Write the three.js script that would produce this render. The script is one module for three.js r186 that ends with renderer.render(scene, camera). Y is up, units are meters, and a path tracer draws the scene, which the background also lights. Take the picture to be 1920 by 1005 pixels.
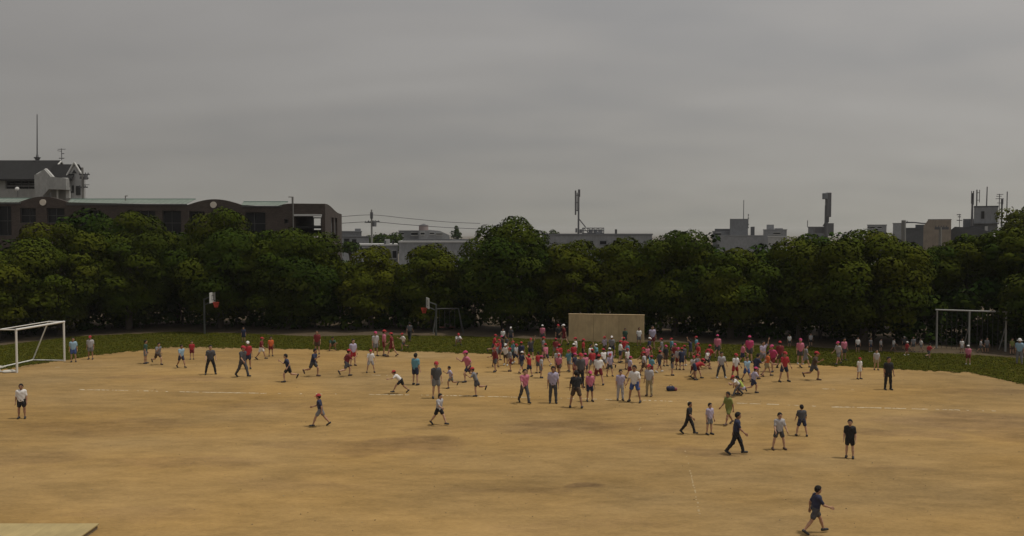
import * as THREE from 'three';
import { mergeGeometries } from 'three/addons/utils/BufferGeometryUtils.js';
import { RoundedBoxGeometry } from 'three/addons/geometries/RoundedBoxGeometry.js';

// ---------------------------------------------------------------- camera, sky, sun, exposure
const W = 1920, H = 1005, F = 1600, CAM_H = 7.8, HORIZON = 438;
const PITCH = Math.atan((H / 2 - HORIZON) / F);
const scene = new THREE.Scene();
const camera = new THREE.PerspectiveCamera(2 * Math.atan(H / 2 / F) * 180 / Math.PI, W / H, 0.1, 4000);
camera.position.set(0, CAM_H, 0);
camera.rotation.x = -PITCH;
scene.add(camera);
const renderer = new THREE.WebGLRenderer({ antialias: true });
renderer.setSize(1024, 536);
renderer.toneMapping = THREE.LinearToneMapping;
renderer.toneMappingExposure = 1.0;
renderer.shadowMap.enabled = true;

// seeded random and value noise
function rng(seed) { let a = seed >>> 0; return () => { a = (a + 0x6D2B79F5) >>> 0; let t = Math.imul(a ^ (a >>> 15), 1 | a); t = (t + Math.imul(t ^ (t >>> 7), 61 | t)) ^ t; return ((t ^ (t >>> 14)) >>> 0) / 4294967296; }; }
const perm = new Float32Array(65536); { const r = rng(77); for (let i = 0; i < 65536; i++) perm[i] = r(); }
const hash2 = (x, y) => perm[((x * 374761 + y * 668265 + (x * y % 977) * 131) & 65535)];
function vnoise(x, y) {
  const xi = Math.floor(x), yi = Math.floor(y), fx = x - xi, fy = y - yi;
  const u = fx * fx * (3 - 2 * fx), v = fy * fy * (3 - 2 * fy);
  const a = hash2(xi, yi), b = hash2(xi + 1, yi), c = hash2(xi, yi + 1), d = hash2(xi + 1, yi + 1);
  return a + (b - a) * u + (c - a) * v + (a - b - c + d) * u * v;
}
function fbm(x, y, n) { let s = 0, a = .5, t = 0; for (let i = 0; i < n; i++) { s += a * vnoise(x, y); t += a; a *= .5; x = x * 2.03 + 17.3; y = y * 2.03 + 9.1; } return s / t; }

// the sky: thin, even high cloud with soft streaks, a little brighter round the veiled sun
const sunDir = new THREE.Vector3(0.34, 0.93, 0.05).normalize();
{
  const w = 1024, h = 512, data = new Float32Array(w * h * 4);
  for (let j = 0; j < h; j++) for (let i = 0; i < w; i++) {
    const el = (j / (h - 1) - .5) * Math.PI, az = (i / w - .5) * 2 * Math.PI;
    const d = new THREE.Vector3(Math.cos(az) * Math.cos(el), Math.sin(el), Math.sin(az) * Math.cos(el));
    const e = Math.max(d.y, 0.0) + .16, u = d.x / e, v = d.z / e;
    const warp = fbm(u * .8 + 3, v * .8 + 7, 3);
    const c1 = fbm(u * .9 + warp * 1.5 + 11, v * 2.1 + warp, 5) - .5;
    const c2 = fbm(u * 2.6 + 31, v * 5.2 + 5 + warp * 2, 4) - .5;
    const cl = c1 * .24 + c2 * .11;
    const near = Math.max(-.12, d.dot(sunDir));
    const base = .268 * (1 + cl) * (1 + 1.0 * near);
    const low = Math.exp(-Math.max(d.y, 0) * 9);               // warmer air low down
    const k = (j * w + i) * 4, thin = Math.max(0, -cl) * .5;
    data[k] = base * (1.02 + .03 * low - thin * .45); data[k + 1] = base * (.99 + .015 * low - thin * .1); data[k + 2] = base * (.975 - .10 * low + thin * .35); data[k + 3] = 1;
    if (d.y < -.05) { data[k] = .2; data[k + 1] = .18; data[k + 2] = .15; }
  }
  const sky = new THREE.DataTexture(data, w, h, THREE.RGBAFormat, THREE.FloatType);
  sky.mapping = THREE.EquirectangularReflectionMapping; sky.magFilter = sky.minFilter = THREE.LinearFilter; sky.needsUpdate = true;
  scene.background = sky; scene.environment = sky;
}
const sun = new THREE.DirectionalLight(new THREE.Color(1, .94, .84), 2.1);
sun.position.copy(sunDir).multiplyScalar(150).add(new THREE.Vector3(0, 0, -50));
sun.target.position.set(0, 0, -50);
sun.castShadow = true; sun.shadow.radius = 9; sun.shadow.mapSize.set(4096, 4096);
Object.assign(sun.shadow.camera, { left: -90, right: 90, top: 90, bottom: -90, near: 1, far: 400 });
scene.add(sun, sun.target);
scene.fog = new THREE.FogExp2(new THREE.Color(.8, .8, .8), 0.00014);

// ---------------------------------------------------------------- helpers
const V = (x, y, z) => new THREE.Vector3(x, y, z);
function rayDir(px, py) {
  const dx = (px - W / 2) / F, dy = -(py - H / 2) / F, c = Math.cos(PITCH), s = Math.sin(PITCH);
  return V(dx, dy * c - s, -dy * s - c);
}
const onGround = (px, py, y = 0) => { const d = rayDir(px, py), t = (y - CAM_H) / d.y; return V(d.x * t, y, d.z * t); };
const atDepth = (px, py, depth) => { const d = rayDir(px, py), t = depth / -d.z; return V(d.x * t, CAM_H + d.y * t, -depth); };
const X = (px, depth) => atDepth(px, HORIZON, depth).x;
const Y = (py, depth) => atDepth(W / 2, py, depth).y;
const used = {};
const numbered = n => { const k = used[n] = (used[n] ?? -1) + 1; return k ? n + '_' + String(k).padStart(3, '0') : n; };
function shade(o) { o.castShadow = o.receiveShadow = true; return o; }
function part(name, geo, mat, parent) { const m = shade(new THREE.Mesh(geo, mat)); m.name = name; parent.add(m); return m; }
function thing(name, label, category, pos = [0, 0, 0], turn = 0, group) {
  const g = new THREE.Group(); g.name = numbered(name); g.position.set(...(pos.isVector3 ? pos.toArray() : pos)); g.rotation.y = turn;
  g.userData = { label, category }; if (group) g.userData.group = group; scene.add(g); return g;
}
function setting(name, geo, mat) { const m = shade(new THREE.Mesh(geo, mat)); m.name = numbered(name); m.userData.kind = 'structure'; scene.add(m); return m; }
const lin = (r, g, b) => new THREE.Color().setRGB(r, g, b);
const std = (c, roughness = .85, extra = {}) => new THREE.MeshStandardMaterial({ color: Array.isArray(c) ? lin(...c) : c, roughness, ...extra });
function box(x0, x1, y0, y1, z0, z1) { const g = new THREE.BoxGeometry(x1 - x0, y1 - y0, z1 - z0); g.translate((x0 + x1) / 2, (y0 + y1) / 2, (z0 + z1) / 2); return g; }
function bevelBox(x0, x1, y0, y1, z0, z1, r = .02) { const g = new RoundedBoxGeometry(x1 - x0, y1 - y0, z1 - z0, 2, r); g.translate((x0 + x1) / 2, (y0 + y1) / 2, (z0 + z1) / 2); return g; }
function bar(a, b, r, r2 = r, seg = 8) {
  const d = b.clone().sub(a), g = new THREE.CylinderGeometry(r2, r, d.length(), seg);
  g.applyQuaternion(new THREE.Quaternion().setFromUnitVectors(V(0, 1, 0), d.clone().normalize())); g.translate((a.x + b.x) / 2, (a.y + b.y) / 2, (a.z + b.z) / 2); return g;
}
const flat = g => g.index ? g.toNonIndexed() : g;
const merge = list => mergeGeometries(list.map(g => { g = flat(g); for (const k of Object.keys(g.attributes)) if (!['position', 'normal', 'uv', 'color'].includes(k)) g.deleteAttribute(k); return g; }));
function texture(w, h, fn, srgb = true, repeat) {
  const d = new Uint8Array(w * h * 4); const o = [0, 0, 0];
  for (let j = 0; j < h; j++) for (let i = 0; i < w; i++) { fn(i, j, o); const k = (j * w + i) * 4; for (let c = 0; c < 3; c++) d[k + c] = Math.max(0, Math.min(255, o[c])); d[k + 3] = 255; }
  const t = new THREE.DataTexture(d, w, h, THREE.RGBAFormat); t.magFilter = THREE.LinearFilter; t.minFilter = THREE.LinearMipmapLinearFilter; t.generateMipmaps = true; t.anisotropy = 8;
  t.wrapS = t.wrapT = THREE.RepeatWrapping; if (srgb) t.colorSpace = THREE.SRGBColorSpace; if (repeat) t.repeat.set(...repeat); t.needsUpdate = true; return t;
}
const toS = v => 255 * (v <= .0031308 ? v * 12.92 : 1.055 * Math.pow(v, 1 / 2.4) - .055);
function boxUV(g) {                                            // uv in metres by the face's main direction
  const p = g.attributes.position, n = g.attributes.normal, uv = new Float32Array(p.count * 2);
  for (let i = 0; i < p.count; i++) {
    const ax = Math.abs(n.getX(i)), ay = Math.abs(n.getY(i)), az = Math.abs(n.getZ(i));
    if (ay > ax && ay > az) { uv[2 * i] = p.getX(i); uv[2 * i + 1] = p.getZ(i); } else if (ax > az) { uv[2 * i] = p.getZ(i); uv[2 * i + 1] = p.getY(i); } else { uv[2 * i] = p.getX(i); uv[2 * i + 1] = p.getY(i); }
  }
  g.setAttribute('uv', new THREE.BufferAttribute(uv, 2)); return g;
}
// weathered plaster / concrete: streaks and blotches, tiling every 8 m
const grime = texture(512, 512, (i, j, o) => {
  const u = i / 512, v = j / 512, ww = Math.min(1, Math.abs(u - .5) * 2), hh = Math.abs(v - .5) * 2;
  const n = fbm(ww * 14, hh * 9, 4) * .5 + fbm(ww * 60 + 3, hh * 5, 3) * .3 + hash2(i, j) * .2; const s = 185 + n * 70; o[0] = s; o[1] = s; o[2] = s - 2;
}, true, [1 / 8, 1 / 8]);

// ---------------------------------------------------------------- ground
const earth = setting('ground', new THREE.PlaneGeometry(3000, 3000), std([.10, .085, .06], 1));
earth.rotation.x = -Math.PI / 2; earth.position.set(0, -0.004, -900);
// sand: one big painted map of raked, trodden sand
const SX0 = -62, SX1 = 62, SZ0 = -74, SZ1 = -6;
const stains = [ // px, py, half width px, half height px, strength
  [770, 835, 100, 12, .9], [700, 850, 60, 9, .6], [1095, 912, 42, 5, .9], [330, 711, 75, 5, .7], [240, 708, 60, 4, .6], [1800, 790, 140, 14, .8], [1700, 812, 70, 8, .6], [1880, 812, 70, 12, .5],
  [1060, 803, 120, 9, .7], [1230, 800, 90, 9, .45], [1330, 845, 45, 7, .6], [940, 920, 140, 8, .3], [190, 800, 150, 12, .4], [330, 870, 150, 10, .45], [250, 960, 120, 8, .3], [560, 905, 130, 12, .3], [520, 760, 90, 6, .3], [1700, 880, 80, 6, .35], [1420, 830, 60, 6, .35], [1230, 835, 60, 7, .3], [840, 805, 60, 6, .3], [1850, 735, 90, 6, .4], [640, 835, 120, 9, .4], [1300, 690, 200, 8, .2], [1100, 980, 160, 8, .25], [60, 860, 90, 14, .35]
].map(([px, py, hw, hh, s]) => { const c = onGround(px, py), r = onGround(px + hw, py), b = onGround(px, py - hh); return [c.x, c.z, 1 / (r.x - c.x), 1 / Math.abs(b.z - c.z), s]; });
const sandMap = texture(2048, 2048, (i, j, o) => {
  const x = SX0 + (SX1 - SX0) * (i + .5) / 2048, z = SZ1 + (SZ0 - SZ1) * (j + .5) / 2048;
  const wx = fbm(x * .35 + 5, z * .35, 3) - .5, wz = fbm(x * .4 + 50, z * .4 + 8, 3) - .5;
  let n = (fbm(x * .11 + 2, z * .23 + 4, 4) - .5) * .50 + (fbm(x * .55 + wx * 2, z * 1.3 + 30, 4) - .5) * .40 + (fbm(x * 1.5 + 9 + wx, z * 4.2 + 1, 4) - .5) * .36;
  let st = 0;
  for (const s of stains) { const dx = (x - s[0] + wx * 2.2) * s[2], dz = (z - s[1] + wz * 2.2) * s[3], q = dx * dx + dz * dz; if (q < 1.6) st = Math.max(st, s[4] * Math.min(1, (1.6 - q) * 1.1) * (.55 + .9 * fbm(x * 1.7, z * 3.1 + 70, 3))); }
  const g = (hash2(i * 7 + 3, j * 13 + 5) - .5) * .16 + (hash2((i >> 1) + 91, (j >> 1) + 37) - .5) * .10;
  const k = 1 + n * .95 + g - st * .28, red = fbm(x * .16 + 80, z * .22 + 33, 3) - .5;
  o[0] = toS(.285 * k * (1 + red * .12)); o[1] = toS(.185 * k * (1 - st * .02)); o[2] = toS(.074 * k * (1 - red * .35 + st * .10));
});
const sandBump = texture(512, 512, (i, j, o) => { const s = 90 + hash2(i, j) * 70 + hash2(i >> 2, j >> 2) * 60 + hash2(i >> 4, j >> 4) * 35; o[0] = o[1] = o[2] = s; }, false, [(SX1 - SX0) / 3, (SZ1 - SZ0) / 3]);
const sand = setting('sand_field', new THREE.PlaneGeometry(SX1 - SX0, SZ1 - SZ0, 8, 8), new THREE.MeshPhysicalMaterial({ map: sandMap, bumpMap: sandBump, bumpScale: .012, roughness: 1, specularIntensity: .15 }));
sand.rotation.x = -Math.PI / 2; sand.position.set((SX0 + SX1) / 2, 0, (SZ0 + SZ1) / 2);
sandMap.flipY = false;
// grass strip round the far side
const grassFront = [[-260, 745], [-100, 712], [0, 693], [100, 677], [200, 663], [320, 650], [480, 652], [700, 657], [870, 661], [1050, 668], [1250, 674], [1500, 681], [1730, 694], [1822, 698], [1865, 708], [1920, 720], [2050, 745]];
const grassBack = [[-260, 668], [-100, 658], [0, 648], [130, 632], [330, 622], [480, 626], [580, 631], [700, 629], [860, 630], [1050, 637], [1250, 642], [1500, 650], [1680, 661], [1800, 664], [1920, 672], [2050, 682]];
function lerpLine(line, px) { for (let i = 1; i < line.length; i++) if (px <= line[i][0]) { const [a, b] = line[i - 1], [c, d] = line[i]; return b + (d - b) * (px - a) / (c - a); } return line[line.length - 1][1]; }
const grassTone = texture(512, 512, (i, j, o) => { const n = fbm(i / 14, j / 14, 4) - .5, g = hash2(i, j) - .5, k = 1 + n * .9 + g * .35; o[0] = toS(.060 * k * (1 + n * .5)); o[1] = toS(.060 * k); o[2] = toS(.008 * k); }, true, [.11, .11]);
{
  const pos = [], idx = [], uv = [], n = 260, rows = 10;
  for (let i = 0; i <= n; i++) {
    const px = -255 + 2300 * i / n, jag = (fbm(px * .09, 3, 4) - .5) * 4;
    const a = onGround(px, lerpLine(grassFront, px) + jag, .006), b = onGround(px, lerpLine(grassBack, px) + (fbm(px * .05, 9, 3) - .5) * 2.5, .006);
    for (let k = 0; k <= rows; k++) { const p = a.clone().lerp(b, k / rows); pos.push(p.x, p.y, p.z); uv.push(p.x, p.z); }
    if (i < n) for (let k = 0; k < rows; k++) { const q = i * (rows + 1) + k; idx.push(q, q + rows + 1, q + 1, q + 1, q + rows + 1, q + rows + 2); }
  }
  const g = new THREE.BufferGeometry(); g.setAttribute('position', new THREE.Float32BufferAttribute(pos, 3)); g.setAttribute('uv', new THREE.Float32BufferAttribute(uv, 2)); g.setIndex(idx); g.computeVertexNormals();
  setting('turf', g, new THREE.MeshPhysicalMaterial({ map: grassTone, roughness: 1, specularIntensity: .1, side: THREE.DoubleSide }));
  // blades of grass
  const R = rng(5), tuft = [];
  for (let k = 0; k < 7; k++) { const a = R() * 6.28, l = .05 + R() * .05, t = .5 + R() * .6, dx = Math.cos(a), dz = Math.sin(a), ox = (R() - .5) * .12, oz = (R() - .5) * .12; tuft.push(ox - dz * .012, 0, oz + dx * .012, ox + dz * .012, 0, oz - dx * .012, ox + dx * l * t, l, oz + dz * l * t); }
  const tg = new THREE.BufferGeometry(); tg.setAttribute('position', new THREE.Float32BufferAttribute(tuft, 3)); tg.computeVertexNormals();
  const N = 42000, im = new THREE.InstancedMesh(tg, new THREE.MeshPhysicalMaterial({ roughness: 1, specularIntensity: .1, side: THREE.DoubleSide }), N), M = new THREE.Matrix4(), q = new THREE.Quaternion(), c = new THREE.Color();
  for (let i = 0; i < N; i++) {
    const px = -250 + 2280 * R(), a = onGround(px, lerpLine(grassFront, px) + 1 + (fbm(px * .12, 30, 3) - .5) * 5, .006), b = onGround(px, lerpLine(grassBack, px), .006), p = a.lerp(b, R());
    const s = .7 + R() * .9; M.compose(p, q.setFromAxisAngle(V(0, 1, 0), R() * 6.28), V(s * 1.1, s * .6, s * 1.1)); im.setMatrixAt(i, M);
    const t = R(), k = .75 + R() * .5; im.setColorAt(i, c.setRGB((.054 + .03 * t) * k, (.068 + .006 * t) * k, .008 * k));
  }
  im.name = 'grass'; im.userData = { kind: 'stuff', label: 'short green grass in a strip between the sand and the trees', category: 'grass' }; shade(im); scene.add(im);
}
// bare earth and litter under the trees
{
  const pos = [], idx = [], uv = [], n = 120;
  for (let i = 0; i <= n; i++) { const px = -255 + 2300 * i / n, py = lerpLine(grassBack, px), a = onGround(px, py + .5, .002), b0 = onGround(px, py + .5, .002), b = V(b0.x * 110 / -b0.z, .002, -110); pos.push(a.x, a.y, a.z, b.x, b.y, b.z); uv.push(a.x, a.z, b.x, b.z); if (i < n) { const q = i * 2; idx.push(q, q + 2, q + 1, q + 1, q + 2, q + 3); } }
  const g = new THREE.BufferGeometry(); g.setAttribute('position', new THREE.Float32BufferAttribute(pos, 3)); g.setAttribute('uv', new THREE.Float32BufferAttribute(uv, 2)); g.setIndex(idx); g.computeVertexNormals();
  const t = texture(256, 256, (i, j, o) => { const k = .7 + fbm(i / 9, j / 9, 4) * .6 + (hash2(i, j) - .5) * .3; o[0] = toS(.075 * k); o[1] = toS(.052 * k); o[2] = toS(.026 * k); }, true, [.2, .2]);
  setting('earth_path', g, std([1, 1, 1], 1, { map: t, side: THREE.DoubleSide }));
}
// chalk lines: worn into short crumbs
{
  const R = rng(91), chalk = std([.6, .53, .39], .95);
  const faint = std([.34, .245, .12], .95), line = (list, width, wear, seed, mat = chalk) => {
    const pos = [];
    for (const [ax, ay, bx, by, den] of list) {
      const a = onGround(ax, ay, .004), b = onGround(bx, by, .004), L = a.distanceTo(b), d = b.clone().sub(a).normalize(), s = V(-d.z, 0, d.x);
      for (let t = 0; t < L; t += .09) {
        const worn = fbm((a.x + d.x * t) * .8 + seed, (a.z + d.z * t) * .8, 3);
        if (R() > den * (1.25 - wear * worn)) continue;
        const l = .06 + R() * .13, w = width * (.45 + R() * .6), o = (R() - .5) * width * .5, c = a.clone().addScaledVector(d, t).addScaledVector(s, o);
        const p = [[-l / 2, -w / 2], [l / 2, -w * .4 * R() - w * .1], [l / 2 * (.7 + R() * .5), w / 2], [-l / 2, w * .5 * R()]].map(([u, v]) => c.clone().addScaledVector(d, u).addScaledVector(s, v));
        for (const k of [0, 2, 1, 0, 3, 2]) pos.push(p[k].x, .004 + R() * .001, p[k].z);
      }
    }
    const g = new THREE.BufferGeometry(); g.setAttribute('position', new THREE.Float32BufferAttribute(pos, 3)); g.computeVertexNormals();
    setting('chalk_line', g, new THREE.MeshStandardMaterial({ color: mat.color, roughness: .95, side: THREE.DoubleSide }));
  };
  line([[150, 730.5, 240, 732, .7], [240, 732, 335, 734.5, .25], [335, 734.5, 500, 737.5, .95], [500, 737.5, 700, 739.5, .12], [700, 739.5, 770, 740.5, .9], [770, 740.5, 862, 742, .3], [862, 742, 985, 745, .95], [985, 745, 1200, 750, .2], [1200, 750, 1262, 752.5, .7], [1262, 752.5, 1390, 756, .15], [1390, 756, 1460, 758.5, .8], [1460, 758.5, 1558, 763, .15], [1558, 763, 1620, 764, .75], [1620, 764, 1750, 767.5, .95], [1750, 767.5, 1960, 773, .45]], .11, .7, 3);
  line([[690, 703, 760, 704.5, .55], [1545, 729, 1600, 731, .5], [90, 690, 160, 684, .2]], .08, .9, 40);
  line([[1283, 838, 1293, 880, .3], [1293, 880, 1303, 920, .6], [1303, 920, 1312, 965, .45], [1195, 812, 1202, 800, .35]], .06, 1, 60, faint);
}
// pebbles and dry leaves strewn over the sand
{
  const R = rng(15), g = new THREE.DodecahedronGeometry(.014, 0), N = 2600, im = new THREE.InstancedMesh(g, std([1, 1, 1], .95), N), M = new THREE.Matrix4(), q = new THREE.Quaternion(), c = new THREE.Color();
  for (let i = 0; i < N; i++) { const z = -18 - Math.pow(R(), .8) * 36, x = (R() * 2 - 1) * (6 + -z * .62), s = .5 + R() * R() * 1.6; M.compose(V(x, .004, z), q.setFromEuler(new THREE.Euler(R() * 3, R() * 3, R() * 3)), V(s, s * .55, s)); im.setMatrixAt(i, M); const k = .5 + R() * .8; im.setColorAt(i, c.setRGB(.24 * k, .18 * k, .10 * k)); }
  im.name = 'pebbles'; im.userData = { kind: 'stuff', label: 'small brown pebbles and crumbs strewn over the sand', category: 'pebbles' }; shade(im); scene.add(im);
}

// ---------------------------------------------------------------- trees
const bark = std([.055, .043, .032], .95);
const leafMat = new THREE.MeshPhysicalMaterial({ vertexColors: true, roughness: .9, specularIntensity: .12, side: THREE.DoubleSide });
function crownGeometry(R, lobes, leafSize, density, tone) {
  const pos = [], col = [], nor = [], nn = V();
  const dir = V(), nrm = V(), t1 = V(), t2 = V(), p = V();
  for (const L of lobes) {
    const n = Math.round(density * L.r * L.r), lt = R(), yel = tone + (lt - .5) * .5, seed = R() * 100, bright = .8 + R() * .4;
    for (let i = 0; i < n; i++) {
      dir.set(R() * 2 - 1, R() * 2 - 1, R() * 2 - 1); if (dir.lengthSq() > 1 || dir.lengthSq() < .02) { i--; continue; } dir.normalize();
      if (dir.y < -.15 && R() < .8) continue;
      const bump = .78 + .40 * fbm(Math.atan2(dir.z, dir.x) * 1.9 + seed, dir.y * 2.6 + seed, 3);
      const rad = L.r * bump * (1 - .22 * R() * R());
      p.set(L.x + dir.x * rad, L.y + dir.y * rad * .74, L.z + dir.z * rad);
      nrm.copy(dir).multiplyScalar(1.1).add(V(R() - .5, R() * .9 - .25, R() - .5).multiplyScalar(1.05)).normalize();
      t1.set(R() - .5, R() - .5 - .35, R() - .5).cross(nrm).normalize(); t2.crossVectors(nrm, t1);
      const s = leafSize * (.6 + R() * .8), w = s * (.55 + R() * .3), f = s * .15;
      const A = [p.x - t1.x * s / 2, p.y - t1.y * s / 2, p.z - t1.z * s / 2], B = [p.x + t2.x * w / 2 + nrm.x * f, p.y + t2.y * w / 2 + nrm.y * f, p.z + t2.z * w / 2 + nrm.z * f], C = [p.x + t1.x * s / 2, p.y + t1.y * s / 2, p.z + t1.z * s / 2], D = [p.x - t2.x * w / 2 + nrm.x * f, p.y - t2.y * w / 2 + nrm.y * f, p.z - t2.z * w / 2 + nrm.z * f];
      pos.push(...A, ...C, ...B, ...A, ...D, ...C); nn.copy(dir).multiplyScalar(.95).addScaledVector(nrm, .6).normalize(); for (let v = 0; v < 6; v++) nor.push(nn.x, nn.y, nn.z);
      const y = Math.max(0, Math.min(1, yel + (R() - .5) * .25)), k = bright * (.85 + R() * .3), r = (.019 + .044 * y) * k, g = (.040 + .028 * y) * k, b = .004 * k;
      for (let v = 0; v < 6; v++) col.push(r, g, b);
    }
  }
  const g = new THREE.BufferGeometry(); g.setAttribute('position', new THREE.Float32BufferAttribute(pos, 3)); g.setAttribute('color', new THREE.Float32BufferAttribute(col, 3)); g.setAttribute('normal', new THREE.Float32BufferAttribute(nor, 3)); return g;
}
function limb(pts, r0, r1, seg = 7) {
  const c = new THREE.CatmullRomCurve3(pts), n = pts.length * 3, g = new THREE.TubeGeometry(c, n, 1, seg), p = g.attributes.position;
  for (let i = 0; i <= n; i++) { const o = c.getPointAt(i / n), r = r0 + (r1 - r0) * i / n; for (let k = 0; k <= seg; k++) { const q = i * (seg + 1) + k; p.setXYZ(q, o.x + (p.getX(q) - o.x) * r, o.y + (p.getY(q) - o.y) * r, o.z + (p.getZ(q) - o.z) * r); } }
  g.computeVertexNormals(); return g;
}
function tree(name, label, group, px, top, halfW, depth, bottom, o = {}) {
  const R = rng(Math.round(px * 7 + top * 13 + depth * 3)), base = V(X(px, depth), 0, -depth);
  const yTop = Y(top, depth), yBot = Math.max(.5, Y(bottom, depth)), rx = halfW * depth / F, ry = (yTop - yBot) / 2, cy = yBot + ry * .92, rz = Math.min(rx, o.rz ?? 4.2);
  const g = thing(name, label, 'tree', base, 0, group);
  const lobes = [], lr = o.lobe ?? Math.min(1.6, .36 * Math.min(rx, ry) + .35), area = rx * ry + rx * rz + ry * rz;
  const n = Math.round((o.count ?? 2.7) * area / (lr * lr * 2.2)) + 8;
  for (let i = 0; i < n; i++) {                                // lobes spread evenly over the crown (sunflower order), some inside
    const y = 1 - 2 * (i + .5) / n, a = i * 2.39996 + R() * .7, s = Math.sqrt(1 - y * y), inn = R() < .1 ? .5 : .76 + R() * .28;
    const wide = y > 0 ? 1 : 1 - .25 * y * y, r = lr * (.55 + R() * .75);
    const ex = Math.max(.2, rx - r * .75), ey = Math.max(.3, ry - r * .6), ez = Math.max(.2, rz - r * .75);
    lobes.push({ x: Math.cos(a) * s * ex * inn * wide + (R() - .5) * .5, y: cy + y * ey * inn + (R() - .5) * .5, z: Math.sin(a) * s * ez * inn * wide, r });
  }
  const h = Math.max(1.2, yBot + ry * .5), tr = (.13 + rx * .035), sway = (R() - .5) * .5;
  const woods = [limb([V(0, -.05, 0), V(sway * .4, h * .5, 0), V(sway, h, 0), V(sway, cy + ry * .3, 0)], tr, tr * .3, 9)];
  for (let i = 0; i < 7; i++) { const a = i * 0.9 + R(), t = lobes[Math.floor(R() * lobes.length)], s = h * (.55 + .4 * R()); woods.push(limb([V(sway * .6, s, 0), V(sway + (t.x - sway) * .45, s + (t.y - s) * .35 + .3, t.z * .45), V(t.x, t.y, t.z)], tr * .45, .025, 5)); }
  part('trunk', merge(woods), bark, g);
  part('crown', crownGeometry(R, lobes, o.leaf ?? .21, o.density ?? 560, o.tone ?? .45), leafMat, g);
  return g;
}
const row = 'trees along the far side of the field';
for (const [px, top, hw, d, bot, label, o] of [
  [-8, 452, 66, 62.0, 628, 'yellow-green broad tree on the grass behind the white goal', { tone: .75 }],
  [108, 405, 98, 65.5, 638, 'tall olive-green tree behind the goal, in front of the brick building', { tone: .62 }],
  [238, 386, 104, 69.0, 632, 'big dark green tree between the goal and the white basketball backboard', { tone: .35 }],
  [412, 386, 98, 70.0, 614, 'big tree above the white basketball backboard, below the arched brick gable', { tone: .42 }],
  [540, 408, 108, 69.5, 620, 'wide dark tree in front of the brick building corner', { tone: .32 }],
  [695, 452, 66, 69.5, 620, 'low yellowish tree in front of the grey warehouse, beside the brick building', { tone: .8 }],
  [805, 437, 66, 69.0, 620, 'mid-sized tree behind the second basketball hoop', { tone: .6 }],
  [955, 388, 94, 67.5, 620, 'tall round dome-shaped tree standing higher than its neighbours', { tone: .3 }],
  [1072, 436, 70, 66.5, 620, 'yellow-green tree below the antenna mast, behind the beige wall', { tone: .78 }],
  [1168, 440, 66, 66.0, 620, 'loose tree behind the right end of the beige wall', { tone: .7 }],
  [1268, 410, 78, 65.0, 624, 'round-topped green tree right of the beige wall', { tone: .45 }],
  [1372, 448, 98, 63.0, 620, 'broad leafy tree under the grey rooftop cube', { tone: .55 }],
  [1500, 432, 78, 62.5, 620, 'tree under the thick dark antenna column', { tone: .5 }],
  [1622, 418, 138, 59.5, 628, 'widest tree of the row, with branches hanging low beside the climbing frame', { tone: .6 }],
  [1748, 452, 66, 62.5, 560, 'slim tree behind the climbing frame, in front of the beige building', { tone: .4 }],
  [1822, 432, 66, 62.0, 540, 'tree above the climbing frame, below the rooftop penthouse', { tone: .5 }],
  [1912, 418, 72, 59.0, 525, 'tree beyond the climbing frame with a high crown', { tone: .4 }],
  [1945, 492, 58, 55.5, 622, 'small leafy tree on the grass near the person in the pale hat', { tone: .5 }]
]) tree('broadleaf_tree', label, row, px, top, hw, d, bot, o);
const behind = ['below the dark gables of the white house', 'behind the goal and the leftmost crowns', 'behind the gap between the goal and the white backboard', 'behind the big tree above the white backboard', 'at the right corner of the brick building', 'in front of the grey warehouse wall', 'between the warehouse and the dome-shaped tree', 'right beside the dome-shaped tree', 'below the steel roof frame of the antenna mast', 'behind the right end of the beige wall', 'behind the round-topped tree right of the wall', 'under the hazy block with the turret', 'below the thick antenna column', 'behind the widest tree, towards the beige building', 'behind the climbing frame below the penthouse', 'behind the far end of the climbing frame'];
for (const [k, [px, top, hw, d, bot]] of [[160, 372, 62, 73, 632], [20, 440, 80, 69, 632], [330, 425, 75, 74, 632], [470, 420, 80, 74, 632], [625, 478, 60, 76, 632], [745, 490, 60, 75, 632], [870, 470, 70, 73, 632], [1030, 452, 60, 73, 632], [1120, 470, 70, 72, 632], [1220, 460, 70, 72, 632], [1325, 436, 60, 71, 632], [1440, 444, 70, 69, 632], [1565, 430, 80, 68, 632], [1690, 470, 70, 69, 632], [1795, 466, 80, 72, 632], [1895, 460, 80, 71, 632]].entries())
  tree('background_tree', 'dark second-row tree ' + behind[k], 'trees of the second row', px, top, hw, d, bot, { tone: .1, density: 95, leaf: .34, count: 3.4, rz: 3 });
tree('rooftop_side_tree', 'far green tree rising beside the rooftop penthouse with antennas', undefined, 1925, 378, 58, 96, 470, { tone: .6, leaf: .3, density: 170 });
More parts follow.
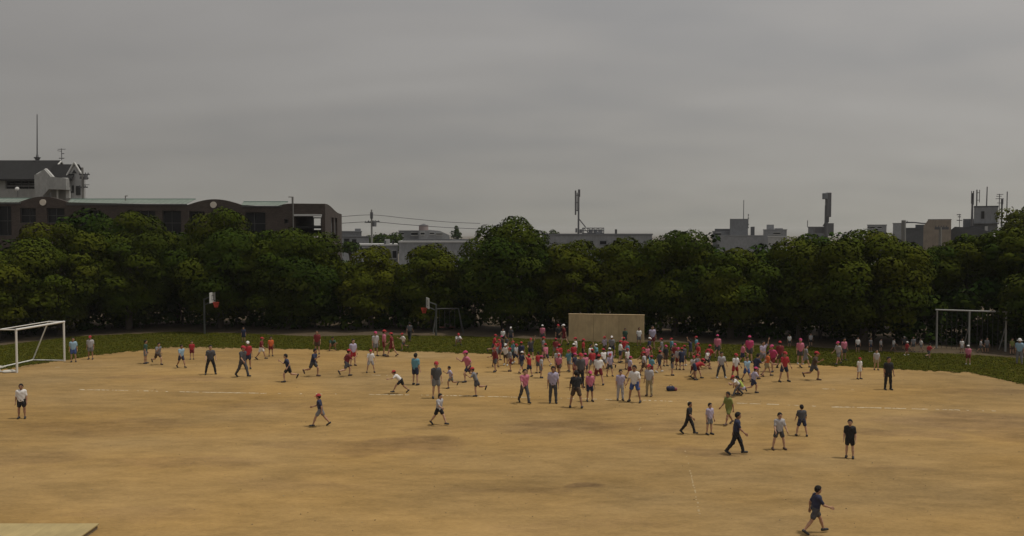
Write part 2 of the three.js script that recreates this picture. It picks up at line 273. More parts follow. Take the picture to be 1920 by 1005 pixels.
// dense evergreen shrubs closing the view below the crowns
{
  let k = 0;
  for (let px = -60; px < 2000; px += 50) {
    const d = -onGround(px, lerpLine(grassBack, px)).z + 5.2 + (k % 2) * 1.4, R = rng(400 + k), w = 1.7 + R() * .5, h = 2.6 + R() * 1.3 + (k % 3) * .5, base = V(X(px, d), 0, -d);
    const g = thing('evergreen_shrub', 'dark evergreen shrub in the thicket under the trees', 'shrub', base, 0, 'shrubs under the trees'), lobes = [];
    for (let i = 0; i < 26; i++) { const y = R(), a = i * 2.4, s = Math.sqrt(1 - y * y * .8) * (.6 + R() * .35); lobes.push({ x: Math.cos(a) * s * w, y: .1 + y * h, z: Math.sin(a) * s * 1.1, r: .6 + R() * .4 }); }
    part('stem', merge([0, 1, 2, 3].map(i => limb([V(0, -.03, 0), V((R() - .5) * .6, h * .4, (R() - .5) * .5), V((R() - .5) * w * 1.4, h * .85, (R() - .5))], .05, .012, 5))), bark, g);
    part('foliage', crownGeometry(R, lobes, .34, 110, .1), leafMat, g); k++;
  }
}

// ---------------------------------------------------------------- buildings
const M = {
  brick: std([1, 1, 1], .9, { map: texture(512, 512, (i, j, o) => {
    const row = j >> 3, off = (row & 1) * 8, m = (j & 7) === 0 || ((i + off) & 15) === 0, b = hash2((i + off) >> 4, row), n = fbm(i / 60, j / 60, 3), k = (m ? 1.1 : .75 + b * .5) * (.8 + n * .4);
    o[0] = toS(.049 * k); o[1] = toS(.037 * k); o[2] = toS(.030 * k); }, true, [1 / 6.4, 1 / 5]) }),
  copper: std([.20, .245, .21], .7, { map: grime }), dark: std([.012, .012, .013], .35), glass: new THREE.MeshPhysicalMaterial({ color: lin(.012, .013, .015), roughness: .3, specularIntensity: .35 }), frame: std([.05, .05, .05], .6), paleMetal: std([.42, .42, .41], .5),
  plaster: std([.40, .40, .39], .9, { map: grime }), trim: std([.5, .5, .48], .85), slate: new THREE.MeshPhysicalMaterial({ color: lin(.03, .03, .031), roughness: .9, specularIntensity: .3, map: grime }), grey: std([.32, .33, .35], .9, { map: grime }), midGrey: std([.22, .23, .25], .9, { map: grime }),
  darkGrey: std([.11, .115, .125], .9, { map: grime }), beige: std([.33, .28, .23], .9, { map: grime }), pale: std([.5, .5, .5], .9, { map: grime }), steel: std([.06, .06, .065], .6), antenna: std([.10, .10, .105], .6), concrete: std([.24, .235, .22], .9, { map: grime }), disc: std([.55, .5, .42], .8)
};
// a wall with openings: outline and holes in wall coordinates, thickness behind z = 0
function wall(outline, holes, thick) {
  const s = new THREE.Shape(outline.map(([x, y]) => new THREE.Vector2(x, y)));
  for (const [x0, x1, y0, y1] of holes) { const h = new THREE.Path(); h.moveTo(x0, y0); h.lineTo(x0, y1); h.lineTo(x1, y1); h.lineTo(x1, y0); h.closePath(); s.holes.push(h); }
  const g = new THREE.ExtrudeGeometry(s, { depth: thick, bevelEnabled: false }); g.translate(0, 0, -thick); return boxUV(flat(g));
}
// brick school building
{
  const D = 92, g = thing('brick_school_building', 'dark brown brick school building with arched gables and pale green roof edge', 'building', [X(300, D), 0, -D]), x0 = g.position.x;
  const u = px => X(px, D) - x0, y = py => Y(py, D);
  const arch = (cx, hw, yb, yt) => { const a = []; for (let i = 0; i <= 20; i++) { const t = -1 + i / 10; a.push([u(cx + t * hw), y(yb - (yb - yt) * Math.pow(Math.cos(t * Math.PI / 2), 1.0) * 1)]); } return a; };
  const outline = [[u(-90), 0], [u(-90), y(379)], ...arch(82, 46, 379, 368.5), [u(200), y(381)], ...arch(403, 50, 384, 373.5), [u(513), y(388)], [u(517), y(387)], [u(530), y(383.5)], [u(540), y(381.8)], [u(548), y(381.5)], [u(610), y(382)], [u(610), 0]];
  const wins = [[-55, -30, 386, 442], [-4, 22, 386, 442], [38, 68, 390, 418], [88, 122, 390, 418], [150, 190, 394, 440], [245, 292, 395, 440], [305, 340, 395, 441], [355, 384, 396, 424], [420, 446, 397, 424], [460, 498, 398, 440], [533, 541, 411, 419], [553, 603, 405.5, 446]];
  const holes = wins.map(([a, b, c, d]) => [u(a), u(b), y(d), y(c)]);
  for (const [a, b] of [[-55, -15], [5, 45], [70, 110], [150, 190], [245, 292], [305, 340], [360, 400], [460, 498], [553, 603]]) holes.push([u(a), u(b), 4.2, 6.2]);
  part('front_wall', wall(outline, holes, .45), M.brick, g);
  holes.forEach(([a, b, c, d], i) => {
    if (i === 11) return;
    const f = part('window', box(a, b, c, d, -.40, -.34), M.glass, g), t = .05, fr = [box(a, b, c, c + t, -.34, -.29), box(a, b, d - t, d, -.34, -.29), box(a, a + t, c + t, d - t, -.34, -.29), box(b - t, b, c + t, d - t, -.34, -.29)];
    for (let x = a + .9; x < b - .4; x += .9) fr.push(box(x, x + t, c + t, d - t, -.34, -.292)); if (d - c > 1.6) fr.push(box(a + t, b - t, (c + d) / 2 - .03, (c + d) / 2 + .03, -.34, -.294));
    part('frame', merge(fr), M.frame, f);
  });
  for (const [px, py] of [[82, 379.5], [401, 384]]) { const c = new THREE.CylinderGeometry(.34, .34, .07, 28); c.rotateX(Math.PI / 2); c.translate(u(px), y(py), .04); part('round_medallion', c, M.disc, g); }
  // pale green roof edge between the arches: a low slope rising behind the wall
  for (const [a, b, ya, yb] of [[-90, 40, 379, 372], [126, 352, 381, 373.5], [454, 528, 385, 378.5]]) {
    const zf = .05, zb = -1.6, sh = new THREE.BufferGeometry(), A = [u(a), y(ya) + .02, zf], B = [u(b), y(ya + (a > 200 ? 1 : 1.5)) + .02, zf], k = (D + 1.6) / D, C = [u(b) + .3, CAM_H + (y(yb) - CAM_H) * k, zb], E = [u(a) - .3, CAM_H + (y(yb) - CAM_H) * k, zb];
    sh.setAttribute('position', new THREE.Float32BufferAttribute([...A, ...B, ...C, ...A, ...C, ...E], 3)); sh.computeVertexNormals(); boxUV(sh);
    const r = part('roof_edge', sh, M.copper, g); const seams = []; const nS = Math.round((B[0] - A[0]) / .6);
    for (let i = 0; i <= nS; i++) { const t = i / nS, p0 = V(A[0] + (B[0] - A[0]) * t, A[1] + (B[1] - A[1]) * t + .02, zf), p1 = V(E[0] + (C[0] - E[0]) * t, E[1] + .02, zb); seams.push(bar(p0, p1, .022, .022, 5)); }
    part('seam', merge(seams), M.copper, r);
    part('ridge_cap', box(E[0], C[0], E[1] - .05, E[1] + .07, zb - .1, zb + .05), std([.2, .3, .26], .7), r);
    part('eave_fascia', box(A[0], B[0], Math.min(A[1], B[1]) - .16, Math.min(A[1], B[1]) - .02, .005, .09), M.frame, r);
  }
  part('roof_slab', box(u(-90), u(610) - .4, 8.4, 8.6, -8.9, -.46), M.slate, g);
  // right end wall, nine metres deep, with a curved top
  const xe = u(610), top = y(382), prof = [[0, 0], [0, top]];
  for (let i = 1; i <= 12; i++) { const t = i / 12; prof.push([t * 7.6, top - .88 * Math.pow(Math.sin(t * Math.PI / 2), 2)]); } prof.push([8.5, top - .93], [8.5, 0]);
  const sideHoles = [[2.6, 4.0, 7.0, 9.6], [4.5, 5.9, 7.0, 9.6]];
  const sw = wall(prof, sideHoles, .4); sw.rotateY(Math.PI / 2); sw.translate(xe - .002, 0, -.455); // outward +x, runs to -z
  const side = part('end_wall', sw, M.brick, g);
  for (const [a, b, c, d] of sideHoles) part('slot_window', box(xe - .3, xe - .22, c, d, -b - .455, -a - .455), M.darkGrey, g);
  // open loggia seen through to the sky behind
  const lg = [box(u(553) - .01, u(603), y(446) - .2, y(446), -8.9, -.46), box(u(553) - .25, u(553) - .02, y(446), y(402), -8.65, -.46), box(u(548), u(606), y(402), y(402) + .25, -8.9, -.46)];
  part('loggia_floor', lg[0], M.brick, g); part('loggia_side_wall', lg[1], M.brick, g); part('loggia_ceiling', lg[2], M.brick, g);
  part('lintel', bevelBox(u(552), u(604), y(405.3), y(402), .003, .16), M.paleMetal, g);
  const k2 = (D + 6.1) / D, bx = px => X(px, D + 6.1) - x0, by = py => Y(py, D + 6.1), win = part('window_frame', merge([box(bx(587.5), bx(589), by(436), by(408), -6.1, -6.0), box(bx(579), bx(603), by(424), by(422.8), -6.099, -5.99), box(bx(578), bx(603.5), by(409.5), by(407.5), -6.1, -5.98), box(bx(602), bx(603.6), by(436), by(409.5), -6.1, -5.98), box(bx(578), bx(603), by(440), by(431), -6.1, -5.985)]), M.frame, g);
  part('back_wall', merge([box(u(-90), bx(553), 0, 8.4, -9, -8.7), box(bx(553), xe - .41, 0, 6.9, -9, -8.7)]), M.brick, g);
  for (const px of [234, 547]) { const p = [bar(V(u(px), y(px < 300 ? 376 : 384), -.3), V(u(px), y(px < 300 ? 366.5 : 368.5), -.3), .055), bar(V(u(px) + .01, y(px < 300 ? 366.5 : 368.5) - .03, -.3), V(u(px) + (px < 300 ? .25 : -.4), y(px < 300 ? 366.5 : 368.5) - .03, -.3), .05)]; if (px > 300) p.push(bar(V(u(px) + .2, 0, .1), V(u(px) + .2, y(369), .1), .06)); part('vent_pipe', merge(p), M.concrete, g); }
}
// white apartment house behind it
{
  const D = 122, g = thing('white_apartment_house', 'white house with slate gable roofs behind the brick building', 'building', [X(60, D), 0, -D]), x0 = g.position.x, u = px => X(px, D) - x0, y = py => Y(py, D);
  part('front_wall', wall([[u(-80), 0], [u(-80), y(334)], [u(89), y(334)], [u(89), 0]], [[u(-60), u(2), y(353), y(340)], [u(12), u(87), y(354), y(339)]], .4), M.plaster, g);
  for (const [a, b] of [[-60, 2], [12, 87]]) { const w = part('balcony_window', box(u(a) - 3, u(b), y(356), y(337), -1.4, -1.3), M.glass, g); part('rail', merge([box(u(a), u(b), y(349), y(348.2), -.3, -.24), box(u(a), u(b), y(344), y(343.6), -1.28, -1.2)]), M.paleMetal, w); for (let p = a + 8; p < b; p += 13) part('mullion', box(u(p), u(p) + .12, y(354), y(339), -1.29, -1.2), M.frame, w); }
  // main roof: front slope from eave to ridge, then back down
  const ridge = y(296), eave = y(335), roof = new THREE.Shape([new THREE.Vector2(.8, eave - .1), new THREE.Vector2(-4, ridge), new THREE.Vector2(-8.8, eave - .1), new THREE.Vector2(-8.8, eave - .35), new THREE.Vector2(-4, ridge - .3), new THREE.Vector2(.8, eave - .35)]);
  const ext = (sh, len) => { const q = new THREE.ExtrudeGeometry(sh, { depth: len, bevelEnabled: false }); q.rotateY(-Math.PI / 2); q.scale(-1, 1, 1); const n = flat(q), p = n.attributes.position; for (let i = 0; i < p.count; i += 3) { const a = [p.getX(i + 1), p.getY(i + 1), p.getZ(i + 1)]; p.setXYZ(i + 1, p.getX(i + 2), p.getY(i + 2), p.getZ(i + 2)); p.setXYZ(i + 2, ...a); } n.computeVertexNormals(); return boxUV(n); };
  const mkRoof = (sh, xa, xb) => { const q = ext(sh, xb - xa); q.computeBoundingBox(); q.translate(xa - q.boundingBox.min.x, 0, 0); return q; };
  part('main_roof', mkRoof(roof, u(-90), u(89)), M.slate, g);
  const gable = new THREE.Shape([new THREE.Vector2(.4, eave - .4), new THREE.Vector2(-4, ridge - .35), new THREE.Vector2(-8.4, eave - .4), new THREE.Vector2(-8.4, 0), new THREE.Vector2(.4, 0)]);
  part('end_gable', mkRoof(gable, u(89) - .5, u(89) - .05), M.plaster, g);
  part('gable_trim', merge([bar(V(u(89) + .06, eave - .25, .7), V(u(89) + .06, ridge - .15, -4), .13, .13, 4), bar(V(u(89) + .06, ridge - .15, -4), V(u(89) + .06, eave - .25, -8.7), .13, .13, 4)]), M.trim, g);
  // lower wing with its own gable turned to the field
  const r2 = y(307), e2 = y(336), w2 = new THREE.Shape([new THREE.Vector2(1.2, e2), new THREE.Vector2(-.9, r2), new THREE.Vector2(-1.6, r2 - .6), new THREE.Vector2(-1.6, r2 - .85), new THREE.Vector2(-.9, r2 - .28), new THREE.Vector2(1.2, e2 - .25)]);
  part('wing_roof', mkRoof(w2, u(97), u(145)), M.slate, g);
  part('wing_wall', box(u(97), u(150), 0, e2 - .1, -1.4, -.1), M.plaster, g);
  const gb = new THREE.Shape([new THREE.Vector2(u(128), e2), new THREE.Vector2(u(146), r2 + .1), new THREE.Vector2(u(163), e2), new THREE.Vector2(u(163), 0), new THREE.Vector2(u(128), 0)]); const gg = new THREE.ExtrudeGeometry(gb, { depth: .4, bevelEnabled: false }); gg.translate(0, 0, .1);
  part('front_gable', boxUV(flat(gg)), M.pale, g);
  part('gable_trim', merge([bar(V(u(128), e2, .62), V(u(146), r2 + .15, .62), .14, .14, 4), bar(V(u(146), r2 + .15, .62), V(u(164), e2, .62), .14, .14, 4)]), M.trim, g);
  const tri = new THREE.Shape([new THREE.Vector2(u(140.5), y(325.5)), new THREE.Vector2(u(145), y(318.5)), new THREE.Vector2(u(150), y(325.5))]); const tg = new THREE.ExtrudeGeometry(tri, { depth: .06, bevelEnabled: false }); tg.translate(0, 0, .503); part('gable_vent', tg, M.dark, g);
  for (const [a, b, c, d] of [[140.5, 144, 348, 362], [147.5, 156, 349, 366], [134, 140, 359, 362], [121, 125, 345.5, 347], [129, 133, 345.5, 347]]) part('window', box(u(a), u(b), y(d), y(c), .5, .56), M.dark, g);
  // penthouse balcony with curved parapet
  const bl = new THREE.Shape([new THREE.Vector2(u(82), y(372)), new THREE.Vector2(u(82), y(330)), new THREE.Vector2(u(90), y(327)), new THREE.Vector2(u(100), y(319)), new THREE.Vector2(u(112), y(333)), new THREE.Vector2(u(140), y(336)), new THREE.Vector2(u(140), y(357)), new THREE.Vector2(u(108), y(356)), new THREE.Vector2(u(97), y(368)), new THREE.Vector2(u(97), y(372))]); const bg = new THREE.ExtrudeGeometry(bl, { depth: 1.2, bevelEnabled: false }); bg.translate(0, 0, .9);
  part('balcony_parapet', boxUV(flat(bg)), M.plaster, g);
  part('parapet_coping', merge([bar(V(u(82), y(329), 1.5), V(u(100), y(318.5), 1.5), .12, .12, 6), bar(V(u(100), y(318.5), 1.5), V(u(113), y(333.5), 1.5), .14, .14, 6), bar(V(u(113), y(335.5), 1.5), V(u(140), y(336), 1.5), .1, .1, 6)]), M.trim, g);
  part('balcony_post', box(u(116), u(118), y(378), y(356), .95, 1.2), M.trim, g); part('balcony_pier', box(u(131), u(138), y(372), y(358), .6, .9), M.trim, g);
  // lightning rod and aerials on the ridge
  part('lightning_rod', merge([bar(V(u(44), ridge - .2, -4), V(u(44), y(285), -4), .28, .14), bar(V(u(44), y(285), -4), V(u(45.5), y(207), -4), .1, .06), bar(V(u(37.5), y(291), -4), V(u(50.5), y(291), -4), .07), new THREE.CylinderGeometry(.45, .3, .35, 10).translate(u(44), y(292.5), -4)]), M.antenna, g);
  part('television_aerial', merge([bar(V(u(91), ridge, -4), V(u(91), y(273), -4), .05), bar(V(u(84), y(274.5), -4), V(u(99), y(274.5), -4), .045), bar(V(u(91), y(283), -4), V(u(96), y(283), -4), .06), bar(V(u(86), y(292), -4), V(u(96), y(292), -4), .07), bar(V(u(87), y(278), -4.5), V(u(87), y(278), -3.5), .04)]), M.antenna, g);
  for (const [px, py] of [[44, 356]]) { const d = new THREE.SphereGeometry(.36, 16, 8, 0, 6.3, 0, 1.1); d.rotateX(1.2); d.translate(u(px), y(py), 1.2); part('satellite_dish', d, M.trim, g); part('dish_arm', bar(V(u(px), y(370), 1.2), V(u(px), y(359), 1.2), .06), M.antenna, g); }
}
function utilityPole(label, px, top, bottomDepth, arms, name = 'utility_pole', r = .17) {
  const D = bottomDepth, g = thing(name, label, 'utility pole', [X(px, D), 0, -D], 0), y = py => Y(py, D), u = p => X(p, D) - X(px, D);
  part('pole', bar(V(0, -.1, 0), V(0, y(top), 0), r * 1.2, r * .8, 10), M.concrete, g);
  for (const [a, b, py, t] of arms) { part('crossarm', box(u(a), u(b), y(py) - (t ?? .08), y(py) + (t ?? .08), -.1, .1), M.steel, g); for (let p = a + 1.5; p < b; p += 5) part('insulator', new THREE.CylinderGeometry(.05, .07, .2, 8).translate(u(p), y(py) + (t ?? .08) + .09, 0), M.steel, g); }
  return g;
}
{
  const p = utilityPole('dark utility pole right beside the gables of the white house', 157, 314, 118, [[151, 170, 327], [152, 168, 334], [150, 166, 351]]);
  part('transformer', new THREE.CylinderGeometry(.24, .24, .7, 12).translate(.45, Y(332, 118), 0), M.antenna, p); part('lamp_arm', box(.2, .9, Y(347, 118), Y(346, 118), -.08, .08), M.antenna, p);
  const q = utilityPole('utility pole carrying wires beyond the brick building corner', 697, 393, 150, [[684, 696, 417], [698, 712, 415.5], [690, 704, 416.4, .12]]);
  part('pole_head', new THREE.CylinderGeometry(.26, .26, 1.1, 10).translate(0, Y(404, 150), 0), M.steel, q); part('transformer', new THREE.CylinderGeometry(.35, .35, .9, 12).translate(.5, Y(420, 150), 0), M.antenna, q);
  utilityPole('thick pole with a wire bundle beside the beige building', 1694, 413, 140, [[1694, 1705, 417, .1]], 'utility_pole', .42);
  utilityPole('concrete pole in front of the beige building', 1763, 426, 112, [[1753, 1778, 428, .16]], 'utility_pole', .22);
}
function wire(label, D, pts, r = .035) { const c = new THREE.CatmullRomCurve3(pts.map(([a, b, d]) => atDepth(a, b, d ?? D))), m = shade(new THREE.Mesh(new THREE.TubeGeometry(c, 40, r, 5), M.steel)); m.name = numbered('overhead_wire'); m.userData = { label, category: 'wire' }; scene.add(m); }
wire('upper overhead wire strung from the utility pole past the brick corner', 150, [[600, 408], [640, 406], [697, 403], [760, 409], [830, 415.5], [900, 419, 158]], .045);
wire('lower overhead wire strung from the utility pole past the brick corner', 150, [[600, 420], [640, 418.5], [697, 416], [760, 421], [830, 426], [905, 429.5, 158]], .05);
wire('overhead wire bundle running from the thick pole to the beige building', 140, [[1694, 417.5], [1712, 417], [1733, 419], [1745, 419]], .12);

// town buildings beyond the trees
function building(name, label, px0, px1, top, D, thick, mat, o = {}) {
  const cx = (px0 + px1) / 2, th = Math.atan((cx - W / 2) / F), g = thing(name, label, 'building', [X(cx, D), 0, -D], -th, o.group), x0 = g.position.x, u = px => X(px, D) - x0, y = py => Y(py, D), a = u(px0), b = u(px1), h = y(top); g.scale.x = Math.cos(th);
  if (o.slope) { const s = new THREE.Shape([new THREE.Vector2(a, 0), new THREE.Vector2(a, y(o.slope[0])), ...(o.slope.slice(1).map(([p, q]) => new THREE.Vector2(u(p), y(q)))), new THREE.Vector2(b, 0)]); const e = new THREE.ExtrudeGeometry(s, { depth: thick, bevelEnabled: false }); e.translate(0, 0, -thick); part('wall', boxUV(flat(e)), mat, g); }
  else part('wall', boxUV(box(a, b, 0, h - .25, -thick, 0)), mat, g);
  if (!o.slope) part('roof_parapet', box(a - .12, b + .12, h - .25, h, -thick - .1, .12), o.trim ?? mat, g);
  for (const [p, q, r, s] of o.wins ?? []) { const w = part('window', box(u(p), u(q), y(s), y(r), .004, .05), M.glass, g); part('frame', merge([box(u(p) - .08, u(q) + .08, y(r), y(r) + .1, .004, .1), box(u(p) - .1, u(q) + .1, y(s) - .12, y(s), .004, .14)]), o.trim ?? M.trim, w); }
  for (const [n, p, q, r, s, m, z] of o.boxes ?? []) part(n, boxUV(box(u(p), u(q), y(s), y(r), -(z ?? 3), z ? -z + 2.6 : .08)), m, g);
  return { g, u, y };
}
building('warehouse', 'low pale grey warehouse left of the taller shed wall', 664, 746, 458, 140, 14, M.grey, { trim: M.pale, wins: [[676, 684, 465, 470], [690, 698, 465, 470], [736, 743, 470, 484]], boxes: [['roof_vent', 720, 724, 452, 458.5, M.darkGrey, 4], ['roof_unit', 736, 739, 451, 458.5, M.dark, 4], ['roof_hut', 722, 732, 449, 458.5, M.pale, 6]] });
building('warehouse', 'pale grey shed with a white roof edge beyond the low trees', 748, 905, 452, 138, 16, M.grey, { trim: M.pale, boxes: [['downpipe', 748.5, 750, 454, 500, M.darkGrey, 2.7], ['roof_ridge', 752, 900, 449, 452.2, M.darkGrey, 8]] });
building('apartment_block', 'grey flat-roofed block behind the sheds with a pale stair shaft', 748, 786, 432, 215, 12, M.midGrey, { wins: [[752, 757, 436, 440], [752, 757, 444, 448], [771, 783, 436, 441]], boxes: [['stair_shaft', 764, 767, 434, 452, M.pale, 2.7]] });
{ const b = building('apartment_block', 'grey block crowned by a round pinkish water tank', 785, 845, 432, 210, 14, M.grey, { slope: [432, [803, 432], [804, 431], [825, 433], [843, 441]], boxes: [['dark_shaft', 798.5, 801.5, 433, 452, M.dark, 2.7]], wins: [[789, 796, 436, 440], [806, 814, 436, 439], [818, 830, 437.5, 440]] });
  part('water_tank', new THREE.CylinderGeometry(b.u(803) - b.u(794), b.u(803) - b.u(794), b.y(422) - b.y(432), 20).translate(b.u(794), (b.y(422) + b.y(432)) / 2, -4), std([.26, .21, .20], .8), b.g); part('tank_lid', new THREE.ConeGeometry(b.u(803.5) - b.u(794), .5, 20).translate(b.u(794), b.y(421.5) + .1, -4), M.darkGrey, b.g); }
building('low_building', 'low building with a flat dark roof against the brick corner', 610, 678, 433, 185, 10, M.midGrey, { boxes: [['roof_house', 666, 677, 428.5, 433.2, M.midGrey, 4], ['roof_band', 610, 667, 437, 440, M.darkGrey, 2.7]] });
building('low_building', 'low house with a dark eave below the utility pole', 610, 692, 443, 165, 9, M.grey, { trim: M.darkGrey, wins: [[645, 655, 448, 456], [660, 668, 449, 457]] });
building('long_flat_building', 'long flat-roofed grey building under the antenna mast', 1015, 1222, 438, 132, 18, M.grey, { trim: M.midGrey, boxes: [['roof_band', 1090, 1222, 448, 450, M.darkGrey, 2.65], ['roof_vent', 1153.5, 1157, 430, 438.5, M.steel, 3], ['roof_box', 1118, 1126, 434.5, 438.3, M.midGrey, 5]], wins: [[1100, 1112, 452, 458], [1125, 1137, 452, 458], [1150, 1162, 452, 458], [1175, 1187, 452, 458]] });
{ // rooftop antenna mast
  const D = 136, g = thing('antenna_mast', 'slim mobile antenna mast with strut and steel frame on the flat roof', 'antenna', [X(1083, D), Y(438.3, 132), -D]), y = py => Y(py, D) - g.position.y, u = px => X(px, D) - X(1083, D);
  part('mast', bar(V(u(1084.5), 0, 0), V(u(1085), y(357), 0), .16, .12, 10), M.antenna, g);
  part('panel_antenna', bevelBox(u(1077.6), u(1080.4), y(403), y(357), -.15, .15, .06), M.antenna, g); part('panel_antenna', bevelBox(u(1083.6), u(1087.6), y(369), y(355), -.2, .2, .06), M.antenna, g); part('panel_antenna', bevelBox(u(1081.3), u(1082.8), y(396), y(361), -.3, .0, .04), M.antenna, g);
  for (const py of [366, 380, 395]) part('bracket', box(u(1079), u(1085), y(py) - .06, y(py) + .06, -.06, .06), M.antenna, g);
  part('strut', bar(V(u(1086), y(411), 0), V(u(1098), y(426), 0), .09), M.antenna, g); part('equipment_box', merge([box(u(1079), u(1082), y(436), y(428), -.4, .3), box(u(1087), u(1091), y(437), y(430), -.5, .2)]), M.antenna, g);
  const fr = []; for (const p of [1094, 1104, 1113, 1122, 1131.5]) fr.push(bar(V(u(p), 0, .4), V(u(p), y(427), .4), .07, .07, 6), bar(V(u(p), 0, -2), V(u(p), y(427), -2), .07, .07, 6)); for (const z of [.4, -2]) for (const py of [427.5, 432.5, 437.5]) fr.push(bar(V(u(1094), y(py), z), V(u(1131.5), y(py), z), .07, .07, 6)); fr.push(bar(V(u(1094), y(427.5), .4), V(u(1104), y(437.5), .4), .05, .05, 6));
  part('steel_frame', merge(fr), M.steel, g);
  for (const p of [1108, 1118, 1127]) part('cabinet', box(u(p) - .25, u(p) + .25, .02, y(430), -1.2, -.6), M.midGrey, g);
}
{ // thick antenna column
  const D = 152, g = thing('antenna_column', 'thick dark antenna column with a box at its head', 'antenna', [X(1549, D), 0, -D]), y = py => Y(py, D), u = px => X(px, D) - X(1549, D);
  part('column', bar(V(0, 0, 0), V(0, y(385), 0), .42, .3, 12), M.antenna, g); part('panel_antenna', bevelBox(u(1547.6), u(1556.6), y(407), y(361), -.45, .45, .1), M.antenna, g); part('head_box', bevelBox(u(1541.5), u(1549), y(373.5), y(362), -.3, .5, .1), M.midGrey, g);
  part('cable_bundle', bevelBox(u(1547.5), u(1553), y(417), y(404), -.3, .35, .1), M.steel, g); part('strut', bar(V(u(1543), y(424), 0), V(u(1548), y(416), 0), .1), M.steel, g); part('base_box', merge([box(u(1530), u(1546), y(437), y(426), -1.5, -.5), box(u(1548), u(1562), y(440), y(418.5), -.9, .3)]), M.antenna, g);
}
building('low_building', 'grey flat block beside the round-topped tree', 1336, 1372, 433, 235, 10, M.midGrey, { boxes: [['roof_fence', 1340, 1371, 429, 433.2, M.darkGrey, 4]], wins: [[1342, 1352, 437, 441]] });
{ const b = building('rooftop_cube_building', 'grey building with a windowless rooftop cube and thin mast', 1345, 1432, 441, 230, 14, M.grey, { boxes: [['rooftop_cube', 1368, 1402.5, 410, 441.2, M.midGrey, 5], ['small_tank', 1407.5, 1415, 425, 441.2, M.darkGrey, 5]] });
  part('thin_mast', bar(V(b.u(1394), b.y(410), -4), V(b.u(1394), b.y(374), -4), .13, .1, 6), M.antenna, b.g); part('aerial', merge([bar(V(b.u(1402.8), b.y(428), -3), V(b.u(1402.8), b.y(401), -3), .08, .08, 6), ...[402, 408, 420, 426].map(p => box(b.u(1401.8), b.u(1404.5), b.y(p + 1.5), b.y(p), -3.2, -2.7))]), M.antenna, b.g); }
building('distant_block', 'hazy blue-grey block with a small turret on its roof', 1431, 1475, 430, 250, 12, M.grey, { boxes: [['turret', 1437, 1451, 421, 430.2, M.grey, 5], ['upper_wing', 1452, 1468, 428, 430.3, M.midGrey, 5]], wins: [[1450, 1463, 436, 439], [1440, 1452, 441.5, 442.5]] });
building('distant_block', 'pale far block with many grey bands between the trees', 1440, 1476, 443, 225, 8, M.pale, { boxes: [['wall_band', 1441, 1472, 446, 448, M.midGrey, 2.65]] });
building('distant_block', 'grey block at the foot of the antenna column', 1515, 1548, 425, 200, 10, M.midGrey, { boxes: [['roof_pipe', 1513, 1514.2, 413, 425.2, M.antenna, 4]] });
building('distant_block', 'pale low block beyond the widest tree', 1626, 1662, 421, 255, 10, M.grey, { wins: [[1632, 1640, 425, 428], [1645, 1653, 425, 428]] });
building('distant_block', 'pale taller block next to the thick pole', 1674, 1693, 418, 250, 10, M.grey, { boxes: [['corner_line', 1674.2, 1675, 419, 440, M.darkGrey, 2.65]] });
building('distant_block', 'dark block with a round roof tank behind the thick pole', 1698, 1738, 427, 175, 10, M.darkGrey, { boxes: [['roof_tank', 1716, 1733, 421, 427.2, M.darkGrey, 5], ['white_band', 1717, 1729, 439, 441, M.pale, 2.65], ['white_band', 1717, 1728, 444, 446, M.pale, 2.65]] });
building('beige_building', 'beige building with a slanted roof corner and dark roof edge', 1731, 1783, 412, 122, 10, M.beige, { slope: [424, [1740, 412], [1782, 412], [1783, 412.5]], boxes: [['roof_cap', 1739, 1783.5, 411, 412.4, M.dark, 2.75]] });
